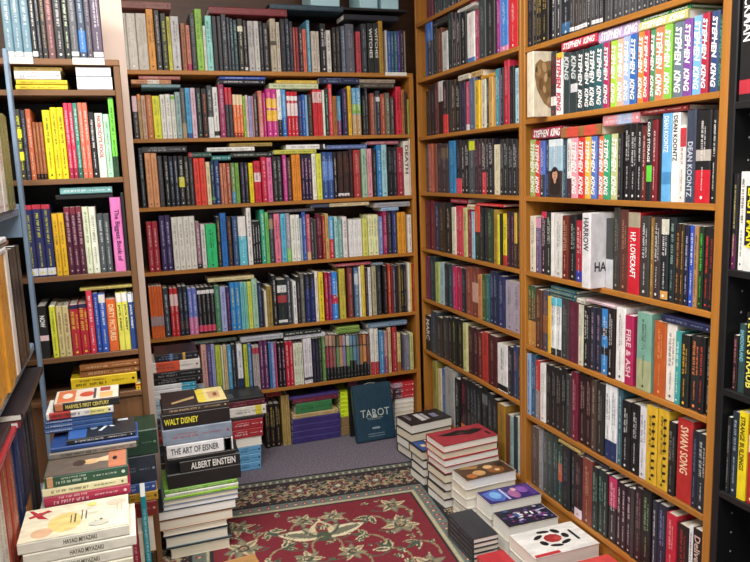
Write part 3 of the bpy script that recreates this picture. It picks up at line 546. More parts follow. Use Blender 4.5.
row_c3 = shelf('''527.5,532.8,216.4,e6deca,4a4a44 533.1,538,218,6b5979,c8b8d0,82-100-d898b0 538.4,543,212,2d2129,f0d8d8,90-100-c83050 543.4,549,213,252f2d,d0e0d0 549.3,551.7,213,ede9e5,- 552,560,214,ddddd9,7a7a74 560.6,566.4,216,6b2921,e4b890 566.7,572.4,216,1f1f23,b0c0b8 572.8,578.8,221,aa2839,f4dada,0-18-3840a8
593,601.6,212.8,e2e2e6,33343a,t:HARROW,w:50-94,p:5,d:17 602,609,219,3b3d3d,-,0-42-c2c6ca 609.8,616,208,35312d,8a8478 616.3,624,210,5b3129,ba8a72 624.6,636,212.8,ca2232,fafafa,t:H.P._LOVECRAFT,w:20-76,82-100-a29a82 636.6,645.4,216.5,3b3937,e0e0e0 645.7,650,218,8a6a32,e8c880 650.3,657,217.5,3b3135,e0e0e0
657.5,664.8,217.7,1d2529,f0f0f0,2-12-daa25a,80-98-cacaba 665.2,671,218,1d292d,90b0a8 672.4,676.6,224,2b211d,d08a4a 676.9,680.2,225,3b2d1d,d8a860 680.5,684.4,225.5,1f2341,c0c8f0 684.7,689.5,226,3052ba,f0f0e0 690,694,226.5,aa8252,4a2a18 694.3,698.6,227,1d3121,4ada4a 699.2,705.2,227.5,211d1f,e84232 705.8,712,228.5,19191b,aa3838''', '',
1, 0, ZC[3], ZC[2]-.017, SC('fourth'), H('fourth'), RN, (.15, .18), seed=24, lim=(-1.9155, -1.014))
cover_text(row_c3[9], 'HA', .22, .1, .13, .26, '1c1c20', 0)
row_c4 = shelf('''524.6,529,286,3d3d2d,d8c088,0-42-ca924a,80-100-3a5a3a 529.2,533.7,287,4a402c,d8c088,0-42-ba8242,80-100-3a5a3a 534,540.2,290,5b3929,d8a888 540.5,546,291,4a4a5a,c88858,30-60-8a5a38 546.3,549.3,296.5,eaba39,- 549.7,558.4,298,e9eded,5a5a5e,n=2,0-12-262628,86-100-5ac0d8 558.8,565.6,300,3d3d3f,8a8a8c 566.2,575.7,302.4,5d2539,8a4a60 576,581.2,305.4,d9d5c1,9a9684
581.6,587.6,307,1f1f23,d0d0d0 588,597.2,308,2b2d3d,ba9aba,n=2 597.6,604.8,310,3a8ad2,f0f0f0,30-42-1c2430,60-72-1c2430 605.2,612,309,25191b,e0e0e0 612.5,621.6,308,ededed,3a3a3c 622.4,630.6,316,b2295a,eccad2,t:FIRE_&_ASH,w:12-80 633.8,648,313.5,7aAa9a,3a3022,0-40-a8b088,L:thick_pale_green_hardback_with_dark_title 649.4,661,322.7,ba5a29,e0a870
661.4,671.2,324,e9e5dd,5a5a55 671.6,677,332,3aa2a2,e8f4f4 677.3,685.4,335.6,1f2321,eab242 685.8,694.3,337,232327,ea8a4a 694.8,700.4,338,1b191b,ca4a42 700.8,709,340,1d1d1d,9a9a9a''',
'''548/573/3.4/3a6a72/d0c080 548.4/572/3.4/46707a/d0c080 549/573.5/3.4/2f5a64/d0c080 575/583/5/dcd8cc/9a9a90 584/613/3/e4ccd4/a07888 660/709/7/202545/8088b0''',
1, 0, ZC[4], ZC[3]-.017, SC('fifth'), H('fifth'), RN, (.15, .18), seed=25, lim=(-1.9155, -1.014))
row_c5 = shelf('''524.6,529.2,354,92b2da,2a4a72 529.5,533.8,355,3b5b79,a0c0d8 534.1,537.6,361,ba3a3a,e8d0d0,0-50-8a8a88 538,543.2,364.5,ededed,9a9a96 543.6,558.2,367.5,211f1f,8a8686,n=3 558.5,563.9,369,1b1b1d,9a9a9c 564.3,568.7,375,353939,8a9090 569,575.5,372.6,6b1d35,dca0b0 575.8,588.7,376,2b1719,b89890,n=2 589,593.8,381,4b3d35,b0a090
594.2,601.2,384,2b2929,9a9490 602,613.2,386,e9edf1,5a6a80,n=2,0-26-1f3162 613.6,618.4,390,3b6171,b0d0d8 619,635.6,403,17171b,e8e8ea,n=2,L:thick_black_hardback_with_white_script_initial 636,642.4,408,dddde5,7a7a88 642.8,653.4,407,dab232,3a3018 653.8,664.2,410.6,d8b030,3a3018 664.5,671.4,423,1d1d1d,8a8a8a 672,686.8,420.6,b22a2a,ecccaA,t:SWAN_SONG,w:34-92
687.2,693.2,432,1d2131,7080a0 693.6,705.4,436,1f2931,cccccc''', '',
1, 0, ZC[5], ZC[4]-.017, SC('sixth'), H('sixth'), RN, (.15, .18), seed=26, lim=(-1.9155, -1.014))
shelf('''528.8,536.3,428,5b4b45,a89890 536.6,540.5,431,8b8b91,d0d0d4 540.8,545,432,4b5151,a0a8a8 545.2,550.2,434,3b4341,90a09a 550.5,555,436,2b3d3d,8aa8a0 555.3,560,446.4,29413d,a0c0b0,40-70-ba5a3a 560.3,568,447,1b1d21,70747c 568.3,572.3,451,1d1d1f,8a8a8a 572.6,579.8,456,2b1719,a08080,0-15-e2d2e2
580.3,589.6,460,7b3d31,e8b090 590,595.4,468,1f2929,80b0a0 595.6,600.6,471,243230,80b0a0 600.8,605,474,1f2828,a0b8a8 605.4,613,478,2b1d25,e0e0e0,55-100-c23262 613.4,627.8,486,2b1721,e4ccd4,n=3 628.1,631.5,489,3b353a,- 631.8,638.8,489,2b1b1f,a88088 639.1,648,491,17191b,9aba8a 648.3,653.2,502,2b2d3d,e4e4ec 653.5,662.2,506,1f2339,9098c8
662.6,672.2,515,c2223a,f0c0c4 672.6,683.4,526.6,201b1d,b03838 683.8,688,527,e9e9ed,3a3a4c 688.4,701.6,532,1b1b1f,ccb0a8,t:Deliver,w:50-92''',
'''557/579/3.5/cab272/8a6a30 581/604.5/4/2a3148/8088a0''',
1, 0, ZC[6], ZC[5]-.017, SC('lowest'), H('lowest'), RN, (.15, .18), seed=27, lim=(-1.9155, -1.014))

# printed squares on the two matching yellow spines
for bk, o, ph, fl in REG:
    if o['cover'] in ('dab232', 'd8b030') and 'side' in ph:
        m = MB(); t, h = bk['t'], bk['h']
        for k in range(9):
            z = h*(.1+.095*k); m.add([(t*.05, -.0012, z), (t*.36, -.0012, z+.004), (t*.38, -.0012, z+h*.045), (t*.1, -.0012, z+h*.04)], [(0, 1, 2, 3)])
        m.build('spine_pattern', mat('2a2218', 'ink'), bk)
# ---------------------------------------------------------------- books: black case at the edge
SD = lambda k: f'black bookcase {k} shelf'
KD = lambda k: f'books on the {k} shelf of the black bookcase'
shelf('736,751,-20,1b1b1e,e8e8ea,t:RICKMAN,w:50-96,6-18-b83040 751.4,760,-24,2a2c30,c0c0c0', '', 1, 0, ZD[0], 2.2, SD('upper'), KD('upper'), RN, (.15, .17), seed=31, lim=(-2.89, -1.9685))
shelf('727.5,732.4,174,1d191d,c8c080,0-36-5a1a4a 732.8,739.2,172,ecece8,2a2a2e 739.6,753,172,dfe2e2,e8d820,t:LAST_MAN,w:24-84,26-86-1c1c1e', '', 1, 0, ZD[1], ZD[0]-.017, SD('second'), KD('second'), RN, (.15, .17), seed=32, lim=(-2.89, -1.9685))
shelf('728.4,733,336,2b1719,c08088 733.4,740.6,325,2d4a4c,7ac0d0,t:SHADOWLAND,w:46-92 741,753,314,17171a,e0dc60,t:PETER_STRAUB,w:10-94', '', 1, 0, ZD[2], ZD[1]-.017, SD('third'), KD('third'), RN, (.15, .17), seed=33, lim=(-2.89, -1.9685))
shelf('721.8,725.4,418,1d1f23,90949a 725.8,732.8,413,23303d,a8b8c4 733.2,741.8,413,ead41e,2a2612,t:STRANGE_BUILDINGS,w:34-95 742.2,753,420,a82c22,f0d8a0,60-80-f0c8a0', '', 1, 0, ZD[3], ZD[2]-.017, SD('fourth'), KD('fourth'), RN, (.15, .17), seed=34, lim=(-2.89, -1.9685))

# ---------------------------------------------------------------- books: left case
SL = lambda k: f'left bookcase {k} shelf'
LG = lambda k: f'comic albums on the {k} shelf of the left bookcase'
LN = ('slim_hardback', 'comic_album')
shelf('''6,32.6,-14,6a8a9a,d0d8dc,n=3,3-9-e8ecec 33,38.8,-14,1d1d1f,f0f0f0,3-10-e8e8e8 39,43.2,-14,25252b,b0b0b8 43.4,48.8,-14,2b2b2d,c8a880 49,56.4,-14,6b4b4b,e0a0a0 56.6,65.8,-14,2b2b2d,dedede 66,71.8,-14,1f2321,dCecca 72,79.8,-14,5b5b61,b0b0b8,4-10-e8e8e8 80,87.8,-14,3b4b61,c8d8e8,10-40-3a78c0 88,93.8,-14,4b4751,a8a0b0 94,104.2,-14,55495b,e4dce8,3-10-e8e8e8''', '',
0, YL, ZL[0], 2.2, SL('top'), LG('top'), LN, (.17, .19), seed=41, lim=(-1.80, -1.40))
shelf('', '''8/61/4.2/ead03a/8a7410 9/61/4/e4c832/8a7410 8/55/7.5/e6e2e4/a0a0a8 8/57/4/b89a48/5a4a20 71/107/11.4/dfe2e6/- 71/106.4/11/e4e6ea/-''', 0, YL, ZL[1], ZL[0]-.0205, SL('second'), LG('second'), LN, (.15, .17), seed=42, lim=(-1.7785, -1.4135))
shelf('''21,26.6,109,3b3b31,eaea32,60-72-eaea32,28-40-eaea32 27,31.4,110,3b3d49,a0a8b8 31.8,37,109,ca6a42,f4dcc8 37.2,47.8,122,9b5b39,d8a070,n=3,0-10-2a1814 48.2,56.2,110,f0e022,5a5a20 56.5,69.4,107,f0da24,5a5410,n=2 70,78.8,103,da3a5a,f4d8dc,n=2,0-14-a82848 79,83.6,103,3b8b79,d4f0e8,0-14-2a6858 83.9,93.4,102.4,e2725a,f8e4dc,n=2
93.7,99.4,112,1d1f21,fafafa 100,107.8,113,f1ede1,c22232,t:NOBODY\'S_FOOL,w:30-96 108.1,114.2,114,baeaca,5a8a6a 114.5,119.9,95,2b4b31,1a3020,26-98-7ada4a''', '',
0, YL, ZL[2], ZL[1]-.017, SL('third'), LG('third'), LN, (.17, .19), seed=43, lim=(-1.7785, -1.4135))
shelf('''29.4,56.4,205,2b2f61,dada42,n=3,2-12-e0e0ea,94-100-c83848 57,69.2,213.6,eaba2a,8a6a20,n=2 69.8,87.2,207,4b1931,cca4ac,n=3,90-100-7a2a3a 87.6,93.9,207,dae2c2,7a8a5a 94.1,100.9,207,e4e6d6,7a8a5a 101.4,113.8,214,495153,d0d4d6,n=2 115.8,126.6,197.6,e27aba,5a2052,t:The_Biggest_Book_of,w:14-84,L:tall_pink_album_with_purple_serif_title 126.9,130.6,193,1f1f21,-''',
'57/114/4/1c1c1e/- 62/114/6/7ab2b2/e8f4f4',
0, YL, ZL[3], ZL[2]-.017, SL('fourth'), LG('fourth'), LN, (.17, .19), seed=44, lim=(-1.7785, -1.4135))
row_l5 = shelf('''41.5,51,307,1d1d1d,f4f4f4,t:NOW,w:60-82,34-44-e8c8cc,L:thick_black_album_with_white_title_and_pale_red_emblem 53.8,59.6,307,e2e242,4a7a3a 60,72.8,307,dacA92,7a3222,n=2 73.4,91,305,ba2a3a,f2d242,n=2,92-100-2a2a50 91.3,97.4,291.6,da3a52,f8f0f0 97.8,102.8,294,2b4ba2,c0ccf0 103,109.8,294,305aba,f4f4f4,84-98-e8e8e0
110,119.8,300,e26a32,fadcaA,t:DIRTY_PICTURES,w:20-90 120.2,131.8,293,eae662,1c1c3c,t:JACK_KIRBY,n=2,84-99-f0f0ea,w:26-80 132,141.4,293,2b4b92,f4f4f4,t:JACK_KIRBY,n=2,84-99-e8ecf4,w:26-80''',
'80/134/2.6/c2b262/7a6a28', 0, YL, ZL[4], ZL[3]-.017, SL('fifth'), LG('fifth'), LN, (.17, .19), seed=45, lim=(-1.7785, -1.4135))
row_l6 = shelf('136,143.5,384,f0c81e,c82820,70-88-c82820', '''66/133/11/eac822/3a2c10 76/141/6/a86a38/e8c898 76.5/141/6/9c6030/e8c898''', 0, YL, ZL[5], ZL[4]-.017, SL('lowest'), LG('lowest'), LN, (.17, .19), seed=46, lim=(-1.7785, -1.4135))
# ---------------------------------------------------------------- piles of lying books
def pile(phrase, group, items, z=0.0, Y=None, X=None, d=.17, yaw=0.0, seed=1, name='piled_book', cx=None, cy=None, jit=.0):
    """items bottom to top: x0,x1,thickness[,cover,letter,...]; x in pixels on the plane Y (or lengths in metres when cx is given). y:.. shifts the spine plane, f: fore-edge outwards"""
    r = random.Random(seed); out = []
    for tok in items.split():
        o = parse(','.join(q for q in tok.split(',') if q[:2] not in ('y:', 'f', 'a:')))
        q = dict((s[:1], s[2:]) for s in tok.split(',') if s[:2] in ('y:', 'f', 'a:'))
        fore = 'f' in q
        for k in range(o['n']):
            yy = float(q['y']) if 'y' in q else Y
            dd = o['d'] or d*r.uniform(.97, 1.0)
            if cx is None:
                a, b = along(o['x0'], 0, (0, yy, z+.02)), along(o['x1'], 0, (0, yy, z+.02))
                px = (CAM-Vector(((a+b)/2, yy, z))).length/F
                t, h = o['top']*px, b-a
                c = ((a+b)/2+r.uniform(-jit, jit), yy+dd/2)
            else:
                h, t = o['x0'], o['top']; c = (cx+r.uniform(-jit, jit), cy+r.uniform(-jit, jit))
                if o['x1']: dd = o['x1']
            bk = make_book(name, t, h, dd, o['cover'], o['letter'], o['bands'], o['text'], o['style'], r, words=o.get('w', (.08, .92)))
            z = lay(bk, c[0], c[1], z, yaw+(PI if fore else 0)+math.radians(float(q.get('a', 0)))+r.uniform(-.6, .6)*jit*10)
            bk['category'] = 'book'; bk['group'] = group
            out.append((bk, o))
    n = len(out)
    for i, (bk, o) in enumerate(out):
        c = cname(o['cover']); k = n-1-i
        look = ' with '+cname(o['letter'])+' lettering' if o['letter'] != '-' else ''
        where = 'topmost' if k == 0 else 'bottom book' if i == 0 and n > 2 else ORD[k]+' from top'
        bk['label'] = f"{o['lab'] or c+' book'+look}, {where} of {phrase}"
    return [b for b, _ in out]

# under the lowest board of the back case
shelf('''266.4,282.2,405,1d1512,baa262,n=3 283.7,292.2,395.7,b2985a,7a6030,n=2''', '267/282/7/aa3028/7a1c18', 0, .045, 0, .30, 'floor bay of back bookcase', 'books in the floor bay of the back bookcase', ('floor_bay_book', 'floor_bay_book'), (.17, .2), seed=51)
p = pile('purple pile under back bookcase', 'purple pile under the back bookcase', '''292.6,340.4,6.2,3d3174,2a2050,n=4 292.6,338,4.5,c2a878,8a7040 296,332,10.5,3a7c4a,1c4028 293,338,4.6,6a2039,a05068 289,338.6,3,4b3a8a,8a78c0''', 0, .045, d=.18, seed=52)
cover_art(p[-1], [('34313a', rect(.45, .06, .98, .8)), ('6a7062', rect(.62, .2, .9, .6)), ('d8d6de', rect(.25, .55, .42, .95))])
pile('lime pile beside the propped dark book', 'lime pile under the back bookcase', '341.5,351.8,9.5,8c724a,-,n=2 340.5,351.5,4.2,d8ee22,a0b418,n=6', 0, .05, d=.15, seed=53)
pile('red and white corner pile', 'red and white pile in the corner', '''395,414,4.2,e6e2da,-,n=7,f 393,414,5.4,c22a34,f0d0d0,60-100-3a2a3a,n=2 393,414,5.4,c22a34,f0d0d0,60-100-a08098''', 0, .03, d=.16, seed=54)
# the dark card book propped face out, and a second one behind it
def propped(x0, x1, h, t, cover, Y, tilt, label, z=0.0005):
    bk = make_book('propped_book', t, h, abs(x1-x0), cover, '-')
    M = Matrix.Translation((x0, Y, z)) @ Matrix.Rotation(math.radians(-tilt), 4, 'X') @ Matrix.Rotation(-PI/2, 4, 'Z')
    low = min((M @ Vector((sx*t/2, 0, 0))).z for sx in (-1, 1))
    bk.matrix_world = Matrix.Translation((0, 0, z-low)) @ M
    tag(bk, label, 'book'); return bk
xa, xb = along(356.5, 0, (0, -.075, 0)), along(395, 0, (0, -.075, 0))
tb = propped(xa, xb, .285, .03, '18374a', -.075, 13, 'large dark blue tarot book propped face out under the back bookcase')
m = ('7d949c')
cover_text(tb, 'TAROT', .42, .16, .135, .74, 'b4bdb6', 0, bold=0)
e = .012
cover_art(tb, [('23475a', rect(.04, .06, .97, .94)), ('1a3a4d', rect(.05, .075, .96, .925)), ('9aa8a4', rect(.395, .3, .402, .72)), ('9aa8a4', rect(.37, .34, .375, .68)), ('8496a0', rect(.2, .42, .235, .62)), ('6a808c', rect(.11, .3, .125, .72)), ('6a808c', rect(.07, .3, .085, .72)), ('c0c4ba', [(.4, .44), (.47, .5), (.4, .58)])])
xa, xb = along(349, 0, (0, -.03, .25)), along(388, 0, (0, -.03, .25))
tb2 = propped(xa+.015, xb+.015, .30, .02, '15171a', .03, 3, 'black book with white curved lettering propped behind the tarot book')
cover_art(tb2, [('c8c8c4', [(.86, .34), (.89, .45), (.9, .55), (.885, .7), (.9, .7), (.915, .55), (.905, .45), (.875, .34)]), ('6a1c34', rect(.9, .02, .99, .24))])

# white-edged piles along the side wall
PB = dict(d=.15, jit=.004)
Z0 = .0065
def side(phrase, group, items, cx, cy, yaw, seed): return pile(phrase, group, items, Z0, cx=cx, cy=cy, yaw=PI+math.radians(yaw), seed=seed, jit=.004)
p = side('white-edged pile in the corner', 'white-edged pile in the corner', '.225,.15,.043,1d1d20,-,n=4', -.135, -.315, 8, 61)
cover_art(p[-1], [('232327', rect(.01, .01, .99, .99)), ('d6d6d8', rect(.34, .15, .46, .8)), ('bcbcc0', rect(.48, .2, .56, .75)), ('8a8aa8', rect(.66, .35, .8, .7)), ('9a9aa0', rect(.12, .1, .15, .6)), ('9a9aa0', rect(.18, .1, .2, .5))])
p = side('low pile behind red hardbacks', 'low pile left of the red hardbacks', '.2,.13,.038,24262e,-,n=4', -.2, -.6, 4, 62)
cover_art(p[-1], [('3a5a9a', rect(.05, .1, .3, .9)), ('e0c8a0', rect(.14, .4, .24, .6)), ('d8dce4', rect(.34, .1, .38, .9))])
p = side('pile of red hardbacks', 'pile of red hardbacks', '.255,.152,.036,26262a,-,n=4 .255,.152,.03,a8323a,-,n=4', -.178, -.815, 4, 63)
cover_art(p[-1], [('a23640', rect(.01, .01, .99, .99)), ('211c1e', [(.12, .3), (.3, .26), (.5, .2), (.68, .3), (.82, .28), (.93, .42), (.8, .55), (.6, .62), (.5, .52), (.32, .5), (.2, .42)]), ('54302f', ell(.5, .42, .08, .06)), ('2a2022', rect(.88, .6, .93, .85))])
p = side('pile with the brown picture cover', 'pile with brown picture cover', '.222,.118,.022,ddd8cc,-,n=3 .222,.118,.036,d8d4ca,-,n=3', -.172, -.985, 2, 64)
cover_art(p[-1], [('4a3420', rect(.01, .01, .99, .99)), ('a87a42', [(.1, .1), (.4, .3), (.5, .1), (.2, .02)]), ('8a5428', ell(.7, .6, .16, .28)), ('c89a62', ell(.36, .62, .12, .2)), ('d8b078', ell(.62, .34, .09, .14)), ('2a1c14', ell(.86, .3, .08, .2)), ('b06a34', ell(.18, .74, .1, .16)), ('e0c090', ell(.72, .66, .05, .09))])
p = side('pile with the violet cover', 'pile with violet and blue cover', '.22,.112,.034,dcd6ca,-,n=2 .22,.112,.06,d8d0c2,-', -.135, -1.11, 0, 65)
cover_art(p[-1], [('33286e', rect(.01, .01, .99, .99)), ('4a6cc0', [(.05, .2), (.35, .05), (.5, .5), (.3, .9), (.1, .8)]), ('7ab0e8', ell(.25, .45, .1, .26)), ('a8689a', ell(.58, .6, .1, .3)), ('c8c4e8', rect(.4, .1, .44, .9)), ('8a5ab0', ell(.78, .4, .1, .26)), ('d8a8b8', ell(.64, .3, .05, .12)), ('5a3a8a', rect(.86, .1, .96, .9))])
p = side('pile with the dark floral cover', 'pile with dark floral cover', '.203,.12,.05,d8d2c4,- .203,.12,.055,d4ccba,-', -.145, -1.24, 0, 66)
rr = random.Random(5)
cover_art(p[-1], [('1d1f33', rect(.01, .01, .99, .99))]+[(rr.choice(['6a4a9a', '8a3a7a', 'c0b8d8', '3a5a9a', '4a3a6a']), ell(rr.uniform(.08, .92), rr.uniform(.1, .9), rr.uniform(.02, .05), rr.uniform(.03, .08), 7, rr.random()*3)) for _ in range(44)]+[('f0f0f4', rect(.36, .38+.1*k, .42+.02*(k % 2), .44+.1*k)) for k in range(3)]+[('f0f0f4', rect(.5, .4, .56, .5)), ('f0f0f4', rect(.6, .42, .64, .6))])
p = side('pile with white drawn cover', 'pile with white drawn cover', '.25,.165,.045,e0dcd2,- .25,.165,.05,e6e4de,-', -.135, -1.41, 0, 67)
cover_art(p[-1], [('e9e8e4', rect(.01, .01, .99, .99))]+[('1c1c1e', ell(.5+.2*math.cos(k*.9), .45+.28*math.sin(k*.9), .05, .1, 9, k)) for k in range(7)]+[('a83030', ell(.5, .46, .13, .16, 9)), ('c24a44', ell(.56, .5, .06, .08, 7)), ('1c1c1e', rect(.8, .3, .84, .7)), ('c2323a', rect(.02, .9, .4, .99))])
p = side('red-covered pile nearest the viewer', 'red-covered pile nearest', '.24,.16,.035,cc3a3c,-,n=2', -.12, -1.6, 0, 68)
cover_art(p[-1], [('d24a48', rect(.01, .01, .99, .99)), ('1e1a1c', rect(.2, .3, .5, .45)), ('1e1a1c', rect(.3, .5, .62, .6)), ('1e1a1c', ell(.72, .5, .1, .18))])
pile('dark low pile at rug edge', 'dark low pile at the rug edge', '.2,.1,.018,33353b,8a8c94,n=5', Z0, cx=-.336, cy=-1.2, yaw=-PI/2, seed=69)
pile('small red pile at rug edge', 'small red pile at the rug edge', '.16,.1,.016,b83038,e8c0c0,n=3', Z0, cx=-.336, cy=-1.41, yaw=-PI/2, seed=70)

# ---------------------------------------------------------------- piles at the left
p = pile('central left pile', 'central left pile', '''171,230,9,e2dcc8,-,f 166,232,2.2,2b3a3c,- 166,228,9,a2b2b8,-,f 164,227,2,1d1d1f,- 163,227,5.4,e6e4de,-,f 159,233,9.6,a8703a,-,f 158,236,9,1d1f22,-,f 163,238,4.6,8a9ab0,-,n=2,f
164,238,3,a2d24a,5a8a2a 165,238,3,e6eae0,8a8a80 164,237,4,7ab23a,e0f0d0 168,241,14,1c1b1c,- 180,240,11,1f1d1d,e6e4e0,t:ALBERT_EINSTEIN,w:8-82 168,235,4,151515,- 167,233,13,e8e8ea,4a4a4e,t:THE_ART_OF_EISNER,w:22-94,2-14-2a2a2c,4-12-e8e8ea 163,232,15.5,8492a4,b03a34,34-96-8896a8 163,230,14.5,1f1a19,eae040,t:WALT_DISNEY,w:48-98 163,229,6,3b302b,c8b088''', .0065, -.85, d=.2, seed=81, name='piled_art_book')
cover_art(p[-1], [('2b2524', rect(.01, .01, .99, .99)), ('e8d894', rect(.02, .1, .42, .95)), ('e4d248', rect(.34, .12, .46, .9)), ('cfa880', rect(.1, .3, .28, .7)), ('8a5a34', rect(.14, .4, .2, .6)), ('b89a6a', [(.5, .4), (.86, .2), (.86, .3), (.5, .55)])])
pile('pile at back bookcase left end', 'pile against the left end of the back bookcase', '''151,206,28,4a3a30,- 150,205,18,34383d,8a8a90 151,206,14,7a2a28,c08080 152,206,11,2a2c34,8a8a94 151,208,9,b4cede,2a3a50,n=2 153,196,4.6,2f9fc0,f0f0f0,34-100-e8eaec,n=3 152,202,6,1d1d1f,a0a0a4,n=2 149,200,10,e8e2dc,4a4a4a,40-86-d8583a 155,198,7,202024,8898c0,30-36-e0b040,60-66-6080c0''', .0065, -.27, d=.18, seed=82)
p = pile('pile by the black gilt set', 'pile by the black gilt set', '''238,261,8,6aaad8,1c2c44,n=3 236,262,8.5,dcd8ca,-,f 233,263,9,aa2a34,f0d0d0,n=2 232,264,3.5,2b2b2f,- 230,266,9.5,e8e4dc,3a3a3a,12-30-e0d040 229,265,6,5a1c2a,a06070 226,264,3,1d1d20,-''', 0, -.18, d=.165, seed=83)
cover_art(p[-1], [('26262a', rect(.01, .01, .99, .99)), ('5a5c62', rect(.78, .1, .94, .5)), ('3c3c42', rect(.3, .2, .6, .8))])
q_ = at(244, 556, 2, .04)
t_ = pile('tan pile at picture bottom', 'tan pile on the rug', '.21,.145,.033,b98a52,-', Z0, cx=q_.x-.06, cy=q_.y-.08, yaw=math.radians(6), seed=88)
t_[0]['label'] = 'tan hardback lying on the rug, mostly below the picture edge'
# low stand that carries the two piles nearest the left case
st = empty('display_stand', (-1.575, -1.45, 0)); tag(st, 'low black stand under the cream and comic piles at left', 'stand')
MB().bbox((-.1, -.245, .42), (.1, .23, .45), .004).build('stand_top', mat('1c1b1b', 'wood'), st)
for sx in (-1, 1):
    for sy in (-.23, .215): MB().bbox((sx*.085-.012, sy-.012, .0065), (sx*.085+.012, sy+.012, .42), .003).build('leg', mat('1c1b1b', 'wood'), st)
p = pile('cream pile at front left', 'cream pile at front left', '''20,131,9,e6e2d0,- 14,133,10.5,e8e1c6,6a6450,t:HAYAO_MIYAZAKI,w:30-60 19,132,10,ebe6d4,6a6450,t:HAYAO_MIYAZAKI,w:30-60 23,136,10.5,ece7d5,6a6450,t:HAYAO_MIYAZAKI,w:30-60 17,129,10.5,eee9d8,6a6450,t:HAYAO_MIYAZAKI,w:30-60''', .4505, -1.71, d=.168, seed=84, name='piled_art_book')
cover_art(p[-1], [('ebe4c8', rect(.003, .003, .997, .997)), ('e8d48a', ell(.6, .42, .16, .3)), ('dfb894', ell(.8, .2, .1, .14)), ('b8323c', [(.76, .6), (.93, .96), (.97, .98), (.86, .66)]), ('b8323c', [(.74, .84), (.94, .7), (.96, .76), (.78, .9)]), ('c24850', ell(.85, .8, .04, .06)), ('e0c4b0', ell(.12, .8, .1, .1)), ('d8dcc8', ell(.34, .66, .08, .12)), ('e4d878', ell(.36, .85, .05, .06)),
    ('5a5248', rect(.5, .36, .515, .62)), ('5a5248', rect(.54, .36, .55, .6)), ('5a5248', rect(.4, .4, .412, .66)), ('5a5248', rect(.44, .4, .45, .7)), ('3a3630', ell(.26, .3, .015, .03)), ('3a3630', ell(.31, .26, .015, .03)), ('c8cabc', ell(.28, .2, .1, .08)), ('d8b8a8', rect(.06, .5, .075, .8)), ('d8b8a8', rect(.1, .5, .115, .8))])
p = pile('comic pile by left bookcase', 'comic pile by the left bookcase', '''40,128,23,d8d2c0,-,f 42,128,22,c8c4b8,-,f 44,130,9.5,b0284e,ecc8d0 42,127,7.5,e6e0b6,5a5a40 44,128,10.5,24503a,c8d8cc,90-97-c89a70 49,136,6,8a8278,3a3630,y:-1.425 50,138,4,2a4a8a,-,y:-1.42 66,135,5,20242c,e0e4ea,y:-1.415
44,112,4,385c94,d8e4f2,t:LUMBERJANES,y:-1.345,w:40-98,n=3 46,113,7,e8e6e0,2a2a2a,y:-1.35,64-96-b83a34,8-36-e8e090 53,119,7.5,1d1d1e,e8d870,y:-1.35,t:MARVEL'S_FIRST_CENTURY,w:16-82,86-98-c87a50''', .4505, -1.535, d=.125, seed=85, name='piled_art_book')
cover_art(p[4], [('6e6258', rect(.01, .01, .99, .99)), ('c07a5c', rect(.02, .02, .24, .98)), ('d8b484', ell(.46, .5, .12, .14)), ('e0c49c', [(.24, .4), (.4, .46), (.4, .6), (.24, .7)]), ('4a3a30', ell(.6, .5, .08, .16)), ('1f1a18', ell(.16, .5, .03, .1))])
cover_art(p[7], [('22262e', rect(.01, .01, .99, .99)), ('3a66b0', rect(.72, .02, .98, .98)), ('d8e0e8', [(.3, .5), (.5, .86), (.54, .84), (.36, .5)]), ('d8e0e8', [(.5, .3), (.34, .8), (.38, .82), (.55, .32)]), ('8a96a8', ell(.62, .6, .06, .16)), ('d8e0e8', rect(.1, .8, .26, .92))])
cover_art(p[-1], [('e4d8c6', rect(.01, .01, .99, .99)), ('da7a50', rect(.68, .05, .95, .95)), ('c8523a', ell(.5, .5, .12, .2)), ('e2b070', rect(.1, .1, .3, .5)), ('4a4a54', rect(.36, .1, .4, .9)), ('a04a3a', rect(.14, .6, .3, .9)), ('f0e8d8', ell(.8, .5, .08, .2))])
# upright books wedged behind the cream pile
shelf('''139,146,528,b82340,e8b8c0,d:12 146.3,151,535,e8dcc2,- 151.4,157,498,22a2b0,d0f0f0''', '', 0, -1.2, .0065, .6, 'on floor beside cream pile', 'books wedged beside the cream pile', ('wedged_book', 'wedged_book'), (.1, .12), seed=86)
pile('pile between the left piles', 'pile between the left piles', '''118,157,40,3a3228,- 118,156,34,b07a3a,-,f 118,157,14,8a2a2a,d0a090 119,158,9,d0a030,5a4010 118,156,9,3a5aa0,c0d0f0 118,157,26,2c3440,8a94a4 122,158,24,23402f,6a8a70''', .0065, -1.05, d=.15, seed=87)

# ---------------------------------------------------------------- metal rack at the left edge
XR = -1.70
rack = empty('metal_rack', (XR-.1, -1.7, 0)); tag(rack, 'blue-grey metal rack packed with books, cut off at the left edge', 'rack')
RM = mat('7d93ab', 'metal')
zr = dict(a=1.29, b=.875, c=.42)
for X in (-.094, .094):
    for Y in (-.7, .755): MB().bbox((X-.006, Y-.02, 0), (X+.006, Y+.02, 1.75), .002).build('post', RM, rack)
for z in zr.values():
    s = MB().bbox((-.086, -.7, z-.024), (.086, .73, z), .003).build('shelf_board', RM, rack)
    hm = MB()
    for k in range(40):
        for q in (0, 1): hm.add([(.0865, -.68+.035*k+.004*math.cos(i*PI/4), z-.007-.009*q+.0026*math.sin(i*PI/4)) for i in range(8)], [tuple(range(8))])
    hm.build('perforation', mat('2a3038', 'ink'), s)
MB().bbox((-.088, .7305, 1.2), (.088, .734, 1.3), .001).build('end_plate', RM, rack)
RG = lambda k: f'books on the {k} board of the metal rack'
RL = lambda k: f'metal rack {k} board'
RKN = ('rack_magazine', 'rack_book')
RK = dict(dep=(.14, .16), face=1, lim=(-2.35, -.985))
